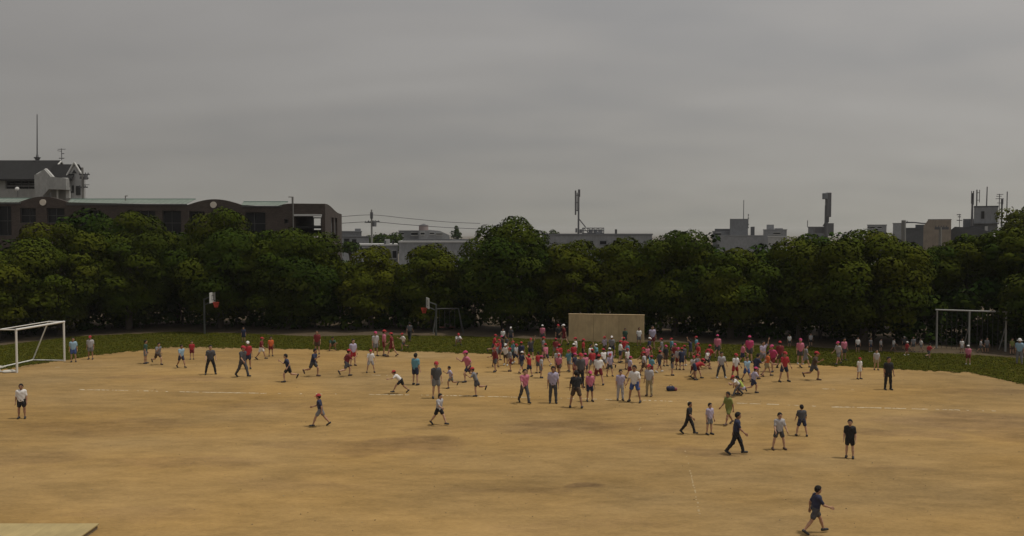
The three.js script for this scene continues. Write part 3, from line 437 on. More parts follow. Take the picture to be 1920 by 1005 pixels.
{ const b = building('penthouse_building', 'grey building with a pale rooftop penthouse and antennas', 1770, 1862, 432, 126, 12, M.darkGrey, { slope: [440, [1790, 425], [1828, 427], [1862, 436]], boxes: [['penthouse', 1825.5, 1870, 388.5, 436, M.grey, 4], ['penthouse_roof', 1825, 1871, 385.8, 388.6, M.darkGrey, 4.2], ['penthouse_ledge', 1824, 1871, 418, 419.5, M.midGrey, 3.2], ['side_block', 1805, 1826, 410, 428, M.midGrey, 5], ['lower_wall', 1846, 1852, 424, 436, M.pale, 2.7]] });
  part('window', box(b.u(1839), b.u(1845), b.y(410), b.y(396), -1.4, -1.32), M.dark, b.g);
  for (const [p, t, q, w] of [[1820, 358, 382, .8], [1823.7, 358, 384, 1.1], [1830, 355.5, 386, .8], [1835, 356, 380, .7]]) part('panel_antenna', bevelBox(b.u(p - w), b.u(p + w), b.y(q), b.y(t), -.3, 0, .05), M.antenna, b.g);
  part('antenna_pole', merge([bar(V(b.u(1822), b.y(424), -.2), V(b.u(1822), b.y(362), -.2), .2, .12), bar(V(b.u(1830), b.y(388), -.2), V(b.u(1830), b.y(356), -.2), .1), box(b.u(1830), b.u(1835), b.y(362), b.y(361), -.2, -.1), box(b.u(1830), b.u(1835), b.y(376), b.y(375), -.2, -.1)]), M.antenna, b.g);
  part('thin_rod', bar(V(b.u(1849), b.y(386), -3), V(b.u(1849.5), b.y(349), -3), .1, .08), M.antenna, b.g); part('thin_rod', bar(V(b.u(1887), b.y(432), -3), V(b.u(1887), b.y(359), -3), .1, .08), M.antenna, b.g);
  part('television_aerial', merge([bar(V(b.u(1872), b.y(420), -1), V(b.u(1872), b.y(364), -1), .06), ...[[1867, 1879, 365], [1866, 1876, 368.5], [1865, 1880, 373], [1868, 1876, 381]].map(([p, q, r]) => box(b.u(p), b.u(q), b.y(r) - .04, b.y(r) + .04, -1.05, -.95))]), M.antenna, b.g);
  part('side_antenna', merge([bevelBox(b.u(1874.5), b.u(1879), b.y(384), b.y(373.5), -.3, .1, .08), bar(V(b.u(1876.5), b.y(425), -.1), V(b.u(1876.5), b.y(380), -.1), .14)]), M.antenna, b.g);
  part('television_aerial', merge([bar(V(b.u(1798.5), b.y(428), 0), V(b.u(1798.5), b.y(401), 0), .05), ...[[1793, 1801, 402.5], [1795, 1801, 406.5], [1793, 1804, 413]].map(([p, q, r]) => box(b.u(p), b.u(q), b.y(r) - .06, b.y(r) + .06, -.06, .06))]), M.antenna, b.g); }
for (const [px, top, hw, D] of [[655, 452, 22, 128], [715, 436, 26, 190], [740, 434, 18, 205], [690, 440, 14, 190], [1037, 425, 12, 230]]) tree('distant_tree', D < 150 ? 'dark far tree tucked beside the brick building corner' : px > 1000 ? 'far tree peeping between the dome tree and the antenna building' : 'hazy dark far tree behind the warehouse roofs', 'far trees among the town roofs', px, top, hw, D, 475, { tone: .1, leaf: .5, density: 45, count: 4 });
{ const D = 240, g = thing('conifer', 'small pointed conifer above the warehouse roofs', 'tree', [X(855, D), 0, -D]), R = rng(3), l = []; for (let i = 0; i < 40; i++) { const t = i / 40, w = 1.9 * (1 - t) + .15; l.push({ x: (R() - .5) * w * 1.7, y: Y(447, D) + t * (Y(424, D) - Y(447, D)), z: (R() - .5) * w, r: .35 + .5 * (1 - t) }); } part('trunk', bar(V(0, 0, 0), V(0, Y(425, D), 0), .25, .05), bark, g); part('crown', crownGeometry(R, l, .45, 60, .05), leafMat, g); }

// ---------------------------------------------------------------- playground things
const whitePaint = std([.62, .61, .57], .5);
{ // goal: posts on the sand edge, facing the field, frame running back to the left
  const a = onGround(32, 699), b = onGround(121, 677.5), g = thing('soccer_goal', 'white soccer goal frame at the edge of the grass', 'goal', [a.x, .006, a.z]);
  const w = b.clone().sub(a).setY(0), d = w.clone().normalize(), back = V(d.z, 0, -d.x).multiplyScalar(1); if (back.x > 0) back.negate();
  const hgt = 2.42, T = V(0, hgt, 0), r = .06, O = V(0, 0, 0);
  part('post', bar(O, T, r, r, 14), whitePaint, g); part('post', bar(w, w.clone().add(T), r, r, 14), whitePaint, g); part('crossbar', bar(T.clone().addScaledVector(d, -r), w.clone().add(T).addScaledVector(d, r), r, r, 14), whitePaint, g);
  const bt = back.clone().multiplyScalar(1.0).add(T), bb = back.clone().multiplyScalar(2.05).setY(.05);
  for (const o of [O, w]) { part('top_stay', bar(o.clone().add(T), o.clone().add(bt), .04, .04, 10), whitePaint, g); part('back_stay', bar(o.clone().add(bt), o.clone().add(bb), .04, .04, 10), whitePaint, g); part('ground_bar', bar(o.clone().setY(.05), o.clone().add(bb), .04, .04, 10), whitePaint, g); }
  part('rear_ground_bar', bar(bb, w.clone().add(bb), .045, .045, 10), whitePaint, g); part('rear_top_bar', bar(bt, w.clone().add(bt), .03, .03, 8), whitePaint, g);
  // sandbags lying on the rear and side bars
  const bag = std([.5, .48, .42], .95); const R = rng(8);
  [[back.clone().multiplyScalar(.5), 0], [back.clone().multiplyScalar(1.2), 1], [bb.clone().addScaledVector(d, 1.2), 2]].forEach(([p, k]) => { const q = new THREE.SphereGeometry(1, 14, 10), v = q.attributes.position; for (let i = 0; i < v.count; i++) { const n = 1 + (vnoise(v.getX(i) * 3 + k * 9, v.getZ(i) * 3) - .5) * .3; v.setXYZ(i, v.getX(i) * .34 * n, Math.max(-.05, v.getY(i) * .11 * n), v.getZ(i) * .2 * n); } q.computeVertexNormals(); const s = thing('sandbag', ['dirty white sandbag lying by the near goal post', 'dirty white sandbag on the side bar of the goal', 'dirty white sandbag on the rear bar of the goal'][k], 'sandbag', [a.x + p.x, .06, a.z + p.z], R() * 3, 'sandbags on the goal'); part('sack', q, bag, s); part('tied_neck', new THREE.CylinderGeometry(.03, .06, .12, 8).rotateZ(1.4).translate(.36, .02, 0), bag, s); });
}
{ // wall for ball games
  const a = onGround(1066, 640), b = onGround(1208, 643), hgt = 1.96, g = thing('ball_wall', 'beige concrete ball wall standing in front of the trees', 'wall', [a.x, 0, a.z], Math.atan2(-(b.z - a.z), b.x - a.x)), L = a.distanceTo(b);
  const conc = std([.64, .475, .27], .9, { map: grime }), n = 3;
  for (let i = 0; i < n; i++) part('panel', boxUV(bevelBox(L * i / n + .006, L * (i + 1) / n - .006, -.02, hgt, -.2, 0, .012)), conc, g);
  part('coping', bevelBox(-.02, L + .02, hgt + .001, hgt + .05, -.22, .02, .012), conc, g);
}
function hoop(label, px, top, D, facing) {
  const g = thing('basketball_hoop', label, 'basketball hoop', [X(px, D), 0, -D], facing), h = Y(top, D); // board faces +z
  const dark = std([.05, .055, .05], .6), red = std([.42, .05, .03], .6), board = part('backboard', bevelBox(-.62, .62, h - .82, h, .62, .66, .02), std([.6, .6, .57], .6), g);
  part('target_frame', merge([box(-.25, .25, h - .6, h - .56, .662, .67), box(-.25, .25, h - .26, h - .22, .662, .67), box(-.25, -.21, h - .56, h - .26, .662, .67), box(.21, .25, h - .56, h - .26, .662, .67)]), std([.12, .12, .12], .6), board);
  part('post', bar(V(0, -.05, 0), V(0, h - .5, 0), .08, .07, 12), dark, g); part('arm', merge([bar(V(0, h - .55, 0), V(0, h - .3, .62), .05), bar(V(0, h - 1, 0), V(0, h - .7, .62), .04)]), dark, g);
  const ring = new THREE.TorusGeometry(.225, .012, 8, 28); ring.rotateX(Math.PI / 2); ring.translate(0, h - .78, .92); const rg = part('ring', ring, red, g);
  const net = []; for (let i = 0; i < 12; i++) { const a = i / 12 * 6.283, b = (i + 1) / 12 * 6.283; for (const s of [0, 1]) { const p = s ? b : a, q = s ? a : b; net.push(bar(V(Math.cos(p) * .22, h - .79, .92 + Math.sin(p) * .22), V(Math.cos((p + q) / 2) * .12, h - 1.18, .92 + Math.sin((p + q) / 2) * .12), .011, .011, 4)); } } part('net', merge(net), red, rg);
}
hoop('basketball hoop with a white backboard and red net under the dark trees', 381, 548, 66, 1.57);
hoop('basketball hoop seen edge-on, its white backboard turned away from the other hoop', 817, 558, 65, -1.3);
{ // tall climbing frame on the right
  const d0 = 57.2, a = V(X(1760, d0 + .6), 0, -d0 - .6), b = V(X(1895, d0 - 1), 0, -d0 + 1), g = thing('climbing_frame', 'tall grey metal climbing frame with a long top bar under the trees', 'climbing frame', [a.x, 0, a.z], Math.atan2(-(b.z - a.z), b.x - a.x)), L = a.distanceTo(b), h = Y(582.5, d0), met = std([.28, .28, .265], .5);
  part('top_bar', bar(V(-.1, h, 0), V(L + .1, h, 0), .055, .055, 10), met, g);
  for (const t of [0, .46, .965]) part('post', bar(V(L * t, -.05, 0), V(L * t, h, 0), .065, .06, 12), met, g);
  for (const t of [.46, .965]) part('brace', bar(V(L * t - .02, 1.6, -.02), V(L * t - .25, 0, -.9), .035, .035, 8), met, g);
  for (let i = 1; i < 14; i++) if (i !== 7) part('climbing_pole', bar(V(L * i / 14, .02, 0), V(L * i / 14, h, 0), .016, .016, 6), std([.03, .03, .03], .6), g);
}
{ // swing frame
  const D = 67, g = thing('swing_frame', 'dark swing frame with a pale top bar in the shade behind the grass', 'swing', [X(845, D), 0, -D], .15), m = std([.06, .06, .055], .6), h = 1.9;
  part('top_bar', bar(V(-1.1, h, 0), V(.6, h, 0), .045), m, g); for (const x of [-1.1, .6]) for (const z of [-.7, .7]) part('leg', bar(V(x + (x < 0 ? -.35 : .35), -.03, z), V(x, h, 0), .04), m, g);
  for (const x of [-.7, .1]) { const s = part('swing_seat', bevelBox(x - .22, x + .22, .42, .46, -.08, .08, .015), std([.1, .03, .02], .8), g); part('chain', merge([bar(V(x - .2, .46, 0), V(x - .2, h, 0), .012, .012, 5), bar(V(x + .2, .46, 0), V(x + .2, h, 0), .012, .012, 5)]), m, s); }
}
{ // low wooden platform at the near edge
  const a = onGround(186, 981.5, .14), g = thing('low_platform', 'low pale wooden platform lying on the near sand', 'platform', [a.x, .004, a.z]), wood = [0, 1, 2].map(k => std([.48 + k * .02, .37 + k * .016, .165 + k * .008], .8, { map: grime })), deep = 1.15;
  for (let i = 0; i < 4; i++) for (let j = 0; j < 1; j++) part('board', boxUV(bevelBox(-5 + i * 1.25 + .002, -5 + (i + 1) * 1.25 - .002, .105, .14, -.0, deep, .004)), wood[(i * 2) % 3], g);
  part('side_rail', box(-.09, -.03, 0, .104, .03, deep - .03), std([.17, .13, .08], .9), g); part('front_rail', box(-4.97, -.09, 0, .104, deep - .12, deep - .05), std([.2, .19, .18], .9), g); part('rear_rail', box(-4.97, -.09, 0, .104, .03, .09), std([.17, .13, .08], .9), g);
}

// ---------------------------------------------------------------- people
// a figure is a set of tapered bones joined by a smooth minimum and meshed on a grid (surface nets)
function surfaceNet(sdf, lo, hi, c) {
  const nx = Math.ceil((hi.x - lo.x) / c) + 2, ny = Math.ceil((hi.y - lo.y) / c) + 2, nz = Math.ceil((hi.z - lo.z) / c) + 2, f = new Float32Array(nx * ny * nz), id = new Int32Array(nx * ny * nz).fill(-1), pos = [], idx = [];
  const at = (i, j, k) => (k * ny + j) * nx + i;
  for (let k = 0; k < nz; k++) for (let j = 0; j < ny; j++) for (let i = 0; i < nx; i++) f[at(i, j, k)] = sdf(lo.x + (i - .5) * c, lo.y + (j - .5) * c, lo.z + (k - .5) * c);
  const E = []; for (let a = 0; a < 8; a++) for (const b of [1, 2, 4]) if (!(a & b)) E.push([a, a | b]);
  for (let k = 0; k < nz - 1; k++) for (let j = 0; j < ny - 1; j++) for (let i = 0; i < nx - 1; i++) {
    const v = []; let m = 0; for (let q = 0; q < 8; q++) { v[q] = f[at(i + (q & 1), j + (q >> 1 & 1), k + (q >> 2))]; if (v[q] < 0) m |= 1 << q; }
    if (m === 0 || m === 255) continue;
    let x = 0, y = 0, z = 0, n = 0; for (const [a, b] of E) if ((v[a] < 0) !== (v[b] < 0)) { const t = v[a] / (v[a] - v[b]); x += (a & 1) + ((b & 1) - (a & 1)) * t; y += (a >> 1 & 1) + ((b >> 1 & 1) - (a >> 1 & 1)) * t; z += (a >> 2) + ((b >> 2) - (a >> 2)) * t; n++; }
    id[at(i, j, k)] = pos.length / 3; pos.push(lo.x + (i - .5 + x / n) * c, lo.y + (j - .5 + y / n) * c, lo.z + (k - .5 + z / n) * c);
  }
  const quad = (a, b, d, e, flip) => { if (a < 0 || b < 0 || d < 0 || e < 0) return; if (flip) idx.push(a, d, b, a, e, d); else idx.push(a, b, d, a, d, e); };
  for (let k = 1; k < nz - 1; k++) for (let j = 1; j < ny - 1; j++) for (let i = 1; i < nx - 1; i++) {
    const s = f[at(i, j, k)] < 0;
    if (s !== f[at(i + 1, j, k)] < 0) quad(id[at(i, j - 1, k - 1)], id[at(i, j, k - 1)], id[at(i, j, k)], id[at(i, j - 1, k)], !s);
    if (s !== f[at(i, j + 1, k)] < 0) quad(id[at(i - 1, j, k - 1)], id[at(i - 1, j, k)], id[at(i, j, k)], id[at(i, j, k - 1)], !s);
    if (s !== f[at(i, j, k + 1)] < 0) quad(id[at(i - 1, j - 1, k)], id[at(i, j - 1, k)], id[at(i, j, k)], id[at(i - 1, j, k)], !s);
  }
  const g = new THREE.BufferGeometry(); g.setAttribute('position', new THREE.Float32BufferAttribute(pos, 3)); g.setIndex(idx); g.computeVertexNormals(); return g;
}
const cap = (a, b, r, s = r) => { const dx = b.x - a.x, dy = b.y - a.y, dz = b.z - a.z, l = dx * dx + dy * dy + dz * dz || 1e-9; return (x, y, z) => { const px = x - a.x, py = y - a.y, pz = z - a.z, t = Math.max(0, Math.min(1, (px * dx + py * dy + pz * dz) / l)), ex = px - dx * t, ey = py - dy * t, ez = pz - dz * t; return Math.sqrt(ex * ex + ey * ey + ez * ez) - (r + (s - r) * t); }; };
const blend = (list, k) => (x, y, z) => { let d = 9; for (const f of list) { const e = f(x, y, z), h = Math.max(k - Math.abs(d - e), 0) / k; d = Math.min(d, e) - h * h * k * .25; } return d; };
const limbDir = (flex, out, side) => V(Math.sin(out) * side, -Math.cos(flex) * Math.cos(out), Math.sin(flex) * Math.cos(out));
const lerp3 = (a, b, t) => a.clone().lerp(b, t);
const POSES = { // degrees: lean, then [thigh forward, knee bend, spread] and [upper arm forward, elbow, spread] for left and right
  stand: { lean: 2, L: [2, 3, 5], R: [-2, 3, 5], A: [4, 12, 12], B: [-2, 14, 12] },
  apart: { lean: 6, L: [5, 8, 17], R: [0, 6, 17], A: [10, 25, 20], B: [15, 30, 18] },
  walk: { lean: 5, L: [26, 10, 3], R: [-20, 18, 3], A: [-24, 18, 9], B: [24, 25, 9] },
  stride: { lean: 8, L: [34, 14, 4], R: [-27, 14, 4], A: [-32, 30, 11], B: [32, 40, 11] },
  run: { lean: 14, L: [38, 42, 4], R: [-22, 62, 4], A: [-42, 80, 14], B: [40, 85, 14] },
  sprint: { lean: 22, L: [8, 14, 3], R: [-30, 62, 4], A: [48, 75, 16], B: [-50, 75, 16] },
  lunge: { lean: 48, L: [48, 20, 5], R: [-24, 26, 5], A: [60, 25, 14], B: [-40, 40, 20] },
  reach: { lean: 3, L: [10, 6, 8], R: [-8, 6, 8], A: [150, 20, 20], B: [20, 60, 18] },
  bend: { lean: 72, L: [10, 16, 12], R: [4, 12, 12], A: [70, 6, 8], B: [62, 10, 8] },
  crouch: { lean: 34, L: [108, 128, 14], R: [100, 122, 14], A: [58, 40, 12], B: [52, 46, 12] }
};
const rad = Math.PI / 180, lib = {};
function figure(poseName, fine) {
  const key = poseName + fine; if (lib[key]) return lib[key];
  const P = POSES[poseName], c = fine ? .02 : .036, ch = fine ? .012 : .021, cf = fine ? .0075 : .0115;
  const hipY = .69, up = V(0, Math.cos(P.lean * rad), Math.sin(P.lean * rad)), pel = V(0, hipY, 0), chest = pel.clone().addScaledVector(up, .355);
  const hl = Math.min(P.lean, 38) * .5 * rad, hup = V(0, Math.cos(hl), Math.sin(hl)), hfw = V(0, -hup.z, hup.y), neck = chest.clone().addScaledVector(up, .055), head = neck.clone().addScaledVector(hup, .115).addScaledVector(hfw, .012);
  const J = {}; const legs = [], feet = [];
  for (const [n, s, a] of [['L', 1, P.L], ['R', -1, P.R]]) {
    const hip = pel.clone().add(V(.072 * s, 0, 0)), knee = hip.clone().addScaledVector(limbDir(a[0] * rad, a[2] * rad, s), .33), ank = knee.clone().addScaledVector(limbDir((a[0] - a[1]) * rad, a[2] * .6 * rad, s), .305);
    let fp = (a[0] - a[1]) * rad; fp = a[0] - a[1] > -12 ? Math.max(0, fp) * .25 : fp * .75; if (poseName === 'crouch') fp = -.1;
    const f = V(.12 * s, Math.sin(fp), Math.cos(fp)).normalize(), heel = ank.clone().addScaledVector(f, -.03).add(V(0, -.035, 0)), toe = ank.clone().addScaledVector(f, .125).add(V(0, -.042, 0));
    J[n] = { hip, knee, ank, heel, toe }; 
    legs.push(cap(hip, lerp3(hip, knee, .35), .078, .07), cap(hip, knee, .072, .046), cap(knee, lerp3(knee, ank, .35), .044, .046), cap(lerp3(knee, ank, .35), ank, .046, .029));
    feet.push(cap(ank, heel, .03, .028), cap(heel, toe, .03, .026));
  }
  const arms = [], hands = [];
  for (const [n, s, a] of [['A', 1, P.A], ['B', -1, P.B]]) {
    const sh = chest.clone().add(V(.145 * s, 0, 0)).addScaledVector(up, -.02), bl = P.lean > 40 ? 0 : P.lean * rad * .5, elb = sh.clone().addScaledVector(limbDir(a[0] * rad - bl * .3, a[2] * rad, s), .215), fd = limbDir((a[0] + a[1]) * rad, a[2] * .4 * rad, s), wr = elb.clone().addScaledVector(fd, .19);
    J[n] = { sh, elb, wr }; arms.push(cap(sh, elb, .041, .031), cap(elb, lerp3(elb, wr, .3), .031, .032), cap(lerp3(elb, wr, .3), wr, .032, .021));
    // hand: palm, four fingers of unequal length, and a thumb leaving the side of the palm
    const w = V(0, 0, 1).cross(fd).cross(fd).negate().normalize(), nn = w.clone().cross(fd).normalize().multiplyScalar(s), hf = [], kn = [];
    for (let i = 0; i < 4; i++) {
      const o = (i - 1.5) * .0175, b = wr.clone().addScaledVector(w, o * .75).addScaledVector(fd, .012), k = wr.clone().addScaledVector(w, o).addScaledVector(fd, .072 - Math.abs(i - 1.4) * .004), len = [.046, .056, .053, .042][3 - i] ?? .05;
      const d1 = fd.clone().addScaledVector(nn, -.25 * s).addScaledVector(w, o * 2).normalize(), m = k.clone().addScaledVector(d1, len * .55), d2 = fd.clone().addScaledVector(nn, -.75 * s).normalize(), t = m.clone().addScaledVector(d2, len * .5);
      hf.push(cap(b, k, .0125, .0105)); kn.push(blend([cap(k, m, .0085, .0078), cap(m, t, .0078, .0066)], .004));
    }
    const tb = wr.clone().addScaledVector(fd, .022).addScaledVector(w, .02), tm = tb.clone().addScaledVector(w, .022).addScaledVector(fd, .026), tt = tm.clone().addScaledVector(fd, .03).addScaledVector(w, .006);
    const palm = blend([cap(lerp3(elb, wr, .86), wr, .023, .0205), ...hf], .012), th = blend([cap(tb, tm, .0115, .0095), cap(tm, tt, .0092, .0075)], .006);
    const hand = (x, y, z) => { let d = palm(x, y, z); for (const q of kn) d = Math.min(d, q(x, y, z)); const e = th(x, y, z), h = Math.max(.006 - Math.abs(d - e), 0) / .006; return Math.min(d, e) - h * h * .0015; };
    const q = [wr, tt, wr.clone().addScaledVector(fd, .15), wr.clone().addScaledVector(w, .05), wr.clone().addScaledVector(w, -.05), wr.clone().addScaledVector(nn, .05), wr.clone().addScaledVector(nn, -.05), lerp3(elb, wr, .86)], B = new THREE.Box3().setFromPoints(q).expandByScalar(.035);
    hands.push(surfaceNet(hand, B.min, B.max, cf));
  }
  const torso = [cap(V(.055, 0, 0).add(pel), V(.085, -.03, 0).add(chest), .078, .078), cap(V(-.055, 0, 0).add(pel), V(-.085, -.03, 0).add(chest), .078, .078), cap(pel, chest.clone().addScaledVector(up, -.06), .08, .09), cap(J.A.sh, J.B.sh, .045, .045)];
  const neckF = cap(chest, neck.clone().addScaledVector(hup, .05), .045, .04);
  // head in its own frame: hx right, hup, hfw
  const hloc = (x, y, z) => { const dx = x - head.x, dy = y - head.y, dz = z - head.z; return [dx, dy * hup.y + dz * hup.z, dy * hfw.y + dz * hfw.z]; };
  const ell = (a, b, d, rx, ry, rz) => { const k = Math.sqrt((a / rx) ** 2 + (b / ry) ** 2 + (d / rz) ** 2); return (k - 1) * Math.min(rx, ry, rz); };
  const headF = (x, y, z) => { const [a, b, d] = hloc(x, y, z); let e = Math.min(ell(a, b - .012, d + .004, .078, .092, .092), ell(a, b + .045, d - .016, .056, .062, .064)); const h = Math.max(.03 - Math.abs(ell(a, b - .012, d + .004, .078, .092, .092) - ell(a, b + .045, d - .016, .056, .062, .064)), 0) / .03; e -= h * h * .0075;
    const sm = (f, k) => { const q = Math.max(k - Math.abs(e - f), 0) / k; e = Math.min(e, f) - q * q * k * .25; };
    sm(Math.hypot(a, b + .022, d - .089) - .011, .014); sm(Math.hypot(a, b + .006, d - .086) - .007, .012);                                   // nose
    sm(ell(Math.abs(a) - .078, b + .012, d + .004, .010, .026, .017), .006);                                                                       // ears
    for (const sgn of [-1, 1]) { const f = -(Math.hypot(a - .03 * sgn, b - .0, d - .098) - .02), q = Math.max(.012 - Math.abs(e - f), 0) / .012; e = Math.max(e, f) + q * q * .003; sm(Math.hypot(a - .03 * sgn, b - .0, d - .074) - .0125, .003); } // eye sockets, eyeballs
    const mo = Math.hypot(a * .45, b + .055, (d - .078)) - .0085; sm(mo, .01); return e; };
  const body = surfaceNet(blend([...torso, ...arms, ...legs, ...feet, neckF], .022), V(-.62, -.3, -.75), V(.62, 1.6, .95), c);
  const HB = new THREE.Box3().setFromPoints([head.clone().addScalar(.15), head.clone().addScalar(-.15)]), hd = surfaceNet(blend([headF, cap(neck.clone().addScaledVector(hup, -.02), neck.clone().addScaledVector(hup, .06), .041, .039)], .02), HB.min, HB.max, ch);
  const paint = (g, isHead) => { const p = g.attributes.position, col = new Float32Array(p.count * 3); for (let i = 0; i < p.count; i++) { let r = 1, gg = 1, b = 1; if (isHead) { const [a, u, d] = hloc(p.getX(i), p.getY(i), p.getZ(i)); if (d > .05) { if (Math.hypot(Math.abs(a) - .03, u) < .014) { r = gg = b = .08; } else if (Math.hypot((Math.abs(a) - .03) * .5, u - .026) < .0075) { r = gg = b = .15; } else if (Math.hypot(a * .45, u + .055) < .010) { r = .85; gg = .5; b = .5; } } } col.set([r, gg, b], i * 3); } g.setAttribute('color', new THREE.BufferAttribute(col, 3)); return g; };
  const G = { body: mergeGeometries([paint(body), paint(hd, true), paint(hands[0]), paint(hands[1])]) };
  const dotUp = (x, y, z, o) => (x - o.x) * up.x + (y - o.y) * up.y + (z - o.z) * up.z;
  const sleeves = ['A', 'B'].map(n => cap(J[n].sh, lerp3(J[n].sh, J[n].elb, .72), .055, .05)), shirtF = blend([...torso.map(f => (x, y, z) => f(x, y, z) - .015), ...sleeves], .03);
  const crop = (f, pts, m, cell) => { const B = new THREE.Box3().setFromPoints(pts).expandByScalar(m); return surfaceNet(f, B.min, B.max, cell); };
  G.shirt = crop((x, y, z) => { const wob = .006 * Math.sin(x * 38 + y * 21) * Math.sin(z * 31 + y * 17); return Math.max(shirtF(x, y, z) + wob, -(dotUp(x, y, z, pel) + .05), -neckF(x, y, z) + .004 * 0 - .001); }, [pel, chest, neck, ...['A', 'B'].flatMap(n => [J[n].sh, J[n].elb])], .13, c * .95);
  const wob = (x, y, z) => .005 * Math.sin(x * 45 + y * 30 + z * 27);
  const thigh = (to, r0, r1) => ['L', 'R'].map(n => cap(J[n].hip, lerp3(J[n].hip, J[n].knee, to), r0, r1)), seat = cap(V(.05, .03, 0).add(pel), V(-.05, .03, 0).add(pel), .094, .094);
  const sF = blend([...thigh(.62, .09, .082), seat], .03), tF = blend([...thigh(1, .088, .062), ...['L', 'R'].map(n => cap(J[n].knee, lerp3(J[n].knee, J[n].ank, .93), .062, .052)), seat], .03);
  const legPts = n => [J[n].hip, J[n].knee, J[n].ank];
  const cutS = (x, y, z) => { let d = sF(x, y, z); return Math.max(d + wob(x, y, z), dotUp(x, y, z, pel) - .07); };
  G.shorts = crop(cutS, [pel, J.L.hip, J.R.hip, lerp3(J.L.hip, J.L.knee, .65), lerp3(J.R.hip, J.R.knee, .65)], .12, c * .95);
  G.trousers = crop((x, y, z) => Math.max(tF(x, y, z) + wob(x, y, z), dotUp(x, y, z, pel) - .07), [pel, ...legPts('L'), ...legPts('R')], .12, c * .95);
  for (const n of ['L', 'R']) { const q = J[n], f = blend([cap(q.ank.clone().add(V(0, -.01, 0)), q.heel, .04, .041), cap(q.heel, q.toe, .042, .036)], .02), fd = q.toe.clone().sub(q.heel).normalize(), nn = V(1, 0, 0).cross(fd).normalize(); if (nn.y > 0) nn.negate(); G['shoe' + n] = crop((x, y, z) => Math.max(f(x, y, z), (x - q.heel.x) * nn.x + (y - q.heel.y) * nn.y + (z - q.heel.z) * nn.z - .031), [q.ank, q.heel, q.toe], .07, fine ? .014 : .022); }
  const hb = [head.clone().addScalar(.13), head.clone().addScalar(-.13)];
  G.hair = crop((x, y, z) => { const [a, b, d] = hloc(x, y, z); return Math.max(ell(a, b - .012, d + .004, .09, .106, .105) + .004 * Math.sin(a * 90) * Math.sin(b * 70 + d * 60), -(b * .7 - d * .75 + .012), -(b + .075)); }, hb, .02, ch);
  G.cap = crop((x, y, z) => { const [a, b, d] = hloc(x, y, z); return Math.min(Math.max(ell(a, b - .016, d + .004, .097, .108, .112), -(b - .026)), ell(a, b - .028 + (d - .1) * .25, d - .105, .075, .011, .07)); }, [head.clone().addScaledVector(hfw, .16), ...hb], .03, ch);
  G.hat = crop((x, y, z) => { const [a, b, d] = hloc(x, y, z); return Math.min(Math.max(ell(a, b - .02, d + .004, .098, .11, .112), -(b - .026)), ell(a, b - .028 + (a * a + d * d) * 1.2, d, .165, .012, .17)); }, hb, .07, ch);
  let low = 9; for (const n of ['shoeL', 'shoeR']) { G[n].computeBoundingBox(); low = Math.min(low, G[n].boundingBox.min.y); }
  for (const k in G) G[k].translate(0, -low, 0);
  G.body.computeBoundingBox(); G.height = G.body.boundingBox.max.y + .015;
  return lib[key] = G;
}
const CLOTH = { white: [.62, .60, .58], 'pale grey': [.36, .35, .36], grey: [.17, .17, .18], 'dark grey': [.06, .06, .065], black: [.014, .014, .016], navy: [.022, .027, .06], blue: [.05, .09, .26], 'pale blue': [.24, .36, .46], teal: [.10, .24, .30], lavender: [.36, .32, .42], pink: [.46, .14, .20], 'hot pink': [.42, .045, .13], red: [.32, .022, .028], 'dark red': [.15, .016, .02], orange: [.5, .11, .03], 'olive green': [.17, .19, .05], green: [.03, .07, .05], khaki: [.30, .25, .15], brown: [.07, .045, .03], 'lime green': [.33, .40, .08], yellow: [.5, .4, .08] };
const clothMat = {}, fabric = n => clothMat[n] ??= std(CLOTH[n], .92), hairMat = std([.010, .008, .007], .95), shoeMat = { dark: std([.02, .02, .022], .7), white: std([.5, .5, .48], .7), brown: std([.08, .045, .03], .7) };
const skins = [[.36, .20, .125], [.30, .16, .095], [.42, .25, .165]].map(c => new THREE.MeshStandardMaterial({ color: lin(...c), roughness: .7, vertexColors: true }));
const POSE_WORDS = { stand: 'standing', apart: 'legs apart', walk: 'walking', stride: 'striding', run: 'running', sprint: 'sprinting', lunge: 'lunging forward', reach: 'raising one arm', bend: 'bending down', crouch: 'crouching' };
let pc = 0;
function person(px, py, hpx, pose, face, top, bottom, hat, place, o = {}) {
  const g0 = onGround(px, py), d = -g0.z, G = figure(pose, d < 40), R = rng(900 + pc++), full = { bend: .83, crouch: .68, lunge: .92, sprint: .96 }[pose] ?? 1;
  let h = hpx ? Math.max(.9, Math.min(1.8, hpx * d / F / (full < .9 ? full : 1))) : 1.22 + R() * .2; if (full < .9 && hpx) h = Math.min(h, 1.5);
  const long = o.long ?? false, sc = h / 1.37, words = { red: 'red cap', white: 'white cap', pink: 'pink cap', sun: 'wide white hat' }[hat];
  const label = 'person in ' + (words ? words + ', ' : '') + top + ' top, ' + bottom + (long ? ' trousers' : ' shorts') + ' ' + POSE_WORDS[pose] + ' ' + place;
  const g = thing('person', label, 'person', [g0.x, py > 662 || g0.z > -54 ? .004 : .006, g0.z], face * rad + (R() - .5) * .2, 'people on the school field');
  g.scale.set(sc * .93, sc, sc * .96);
  part('body', G.body, skins[Math.floor(R() * 3)], g); part('shirt', G.shirt, fabric(top), g); part(long ? 'trousers' : 'shorts', long ? G.trousers : G.shorts, fabric(bottom), g);
  const sm = o.shoe ? shoeMat[o.shoe] : R() < .7 ? shoeMat.dark : R() < .6 ? shoeMat.brown : shoeMat.white; part('shoe', G.shoeL, sm, g); part('shoe', G.shoeR, sm, g);
  part('hair', G.hair, hairMat, g); if (words) part(hat === 'sun' ? 'hat' : 'cap', hat === 'sun' ? G.hat : G.cap, fabric({ red: 'red', white: 'white', pink: 'hot pink', sun: 'white' }[hat]), g);
}
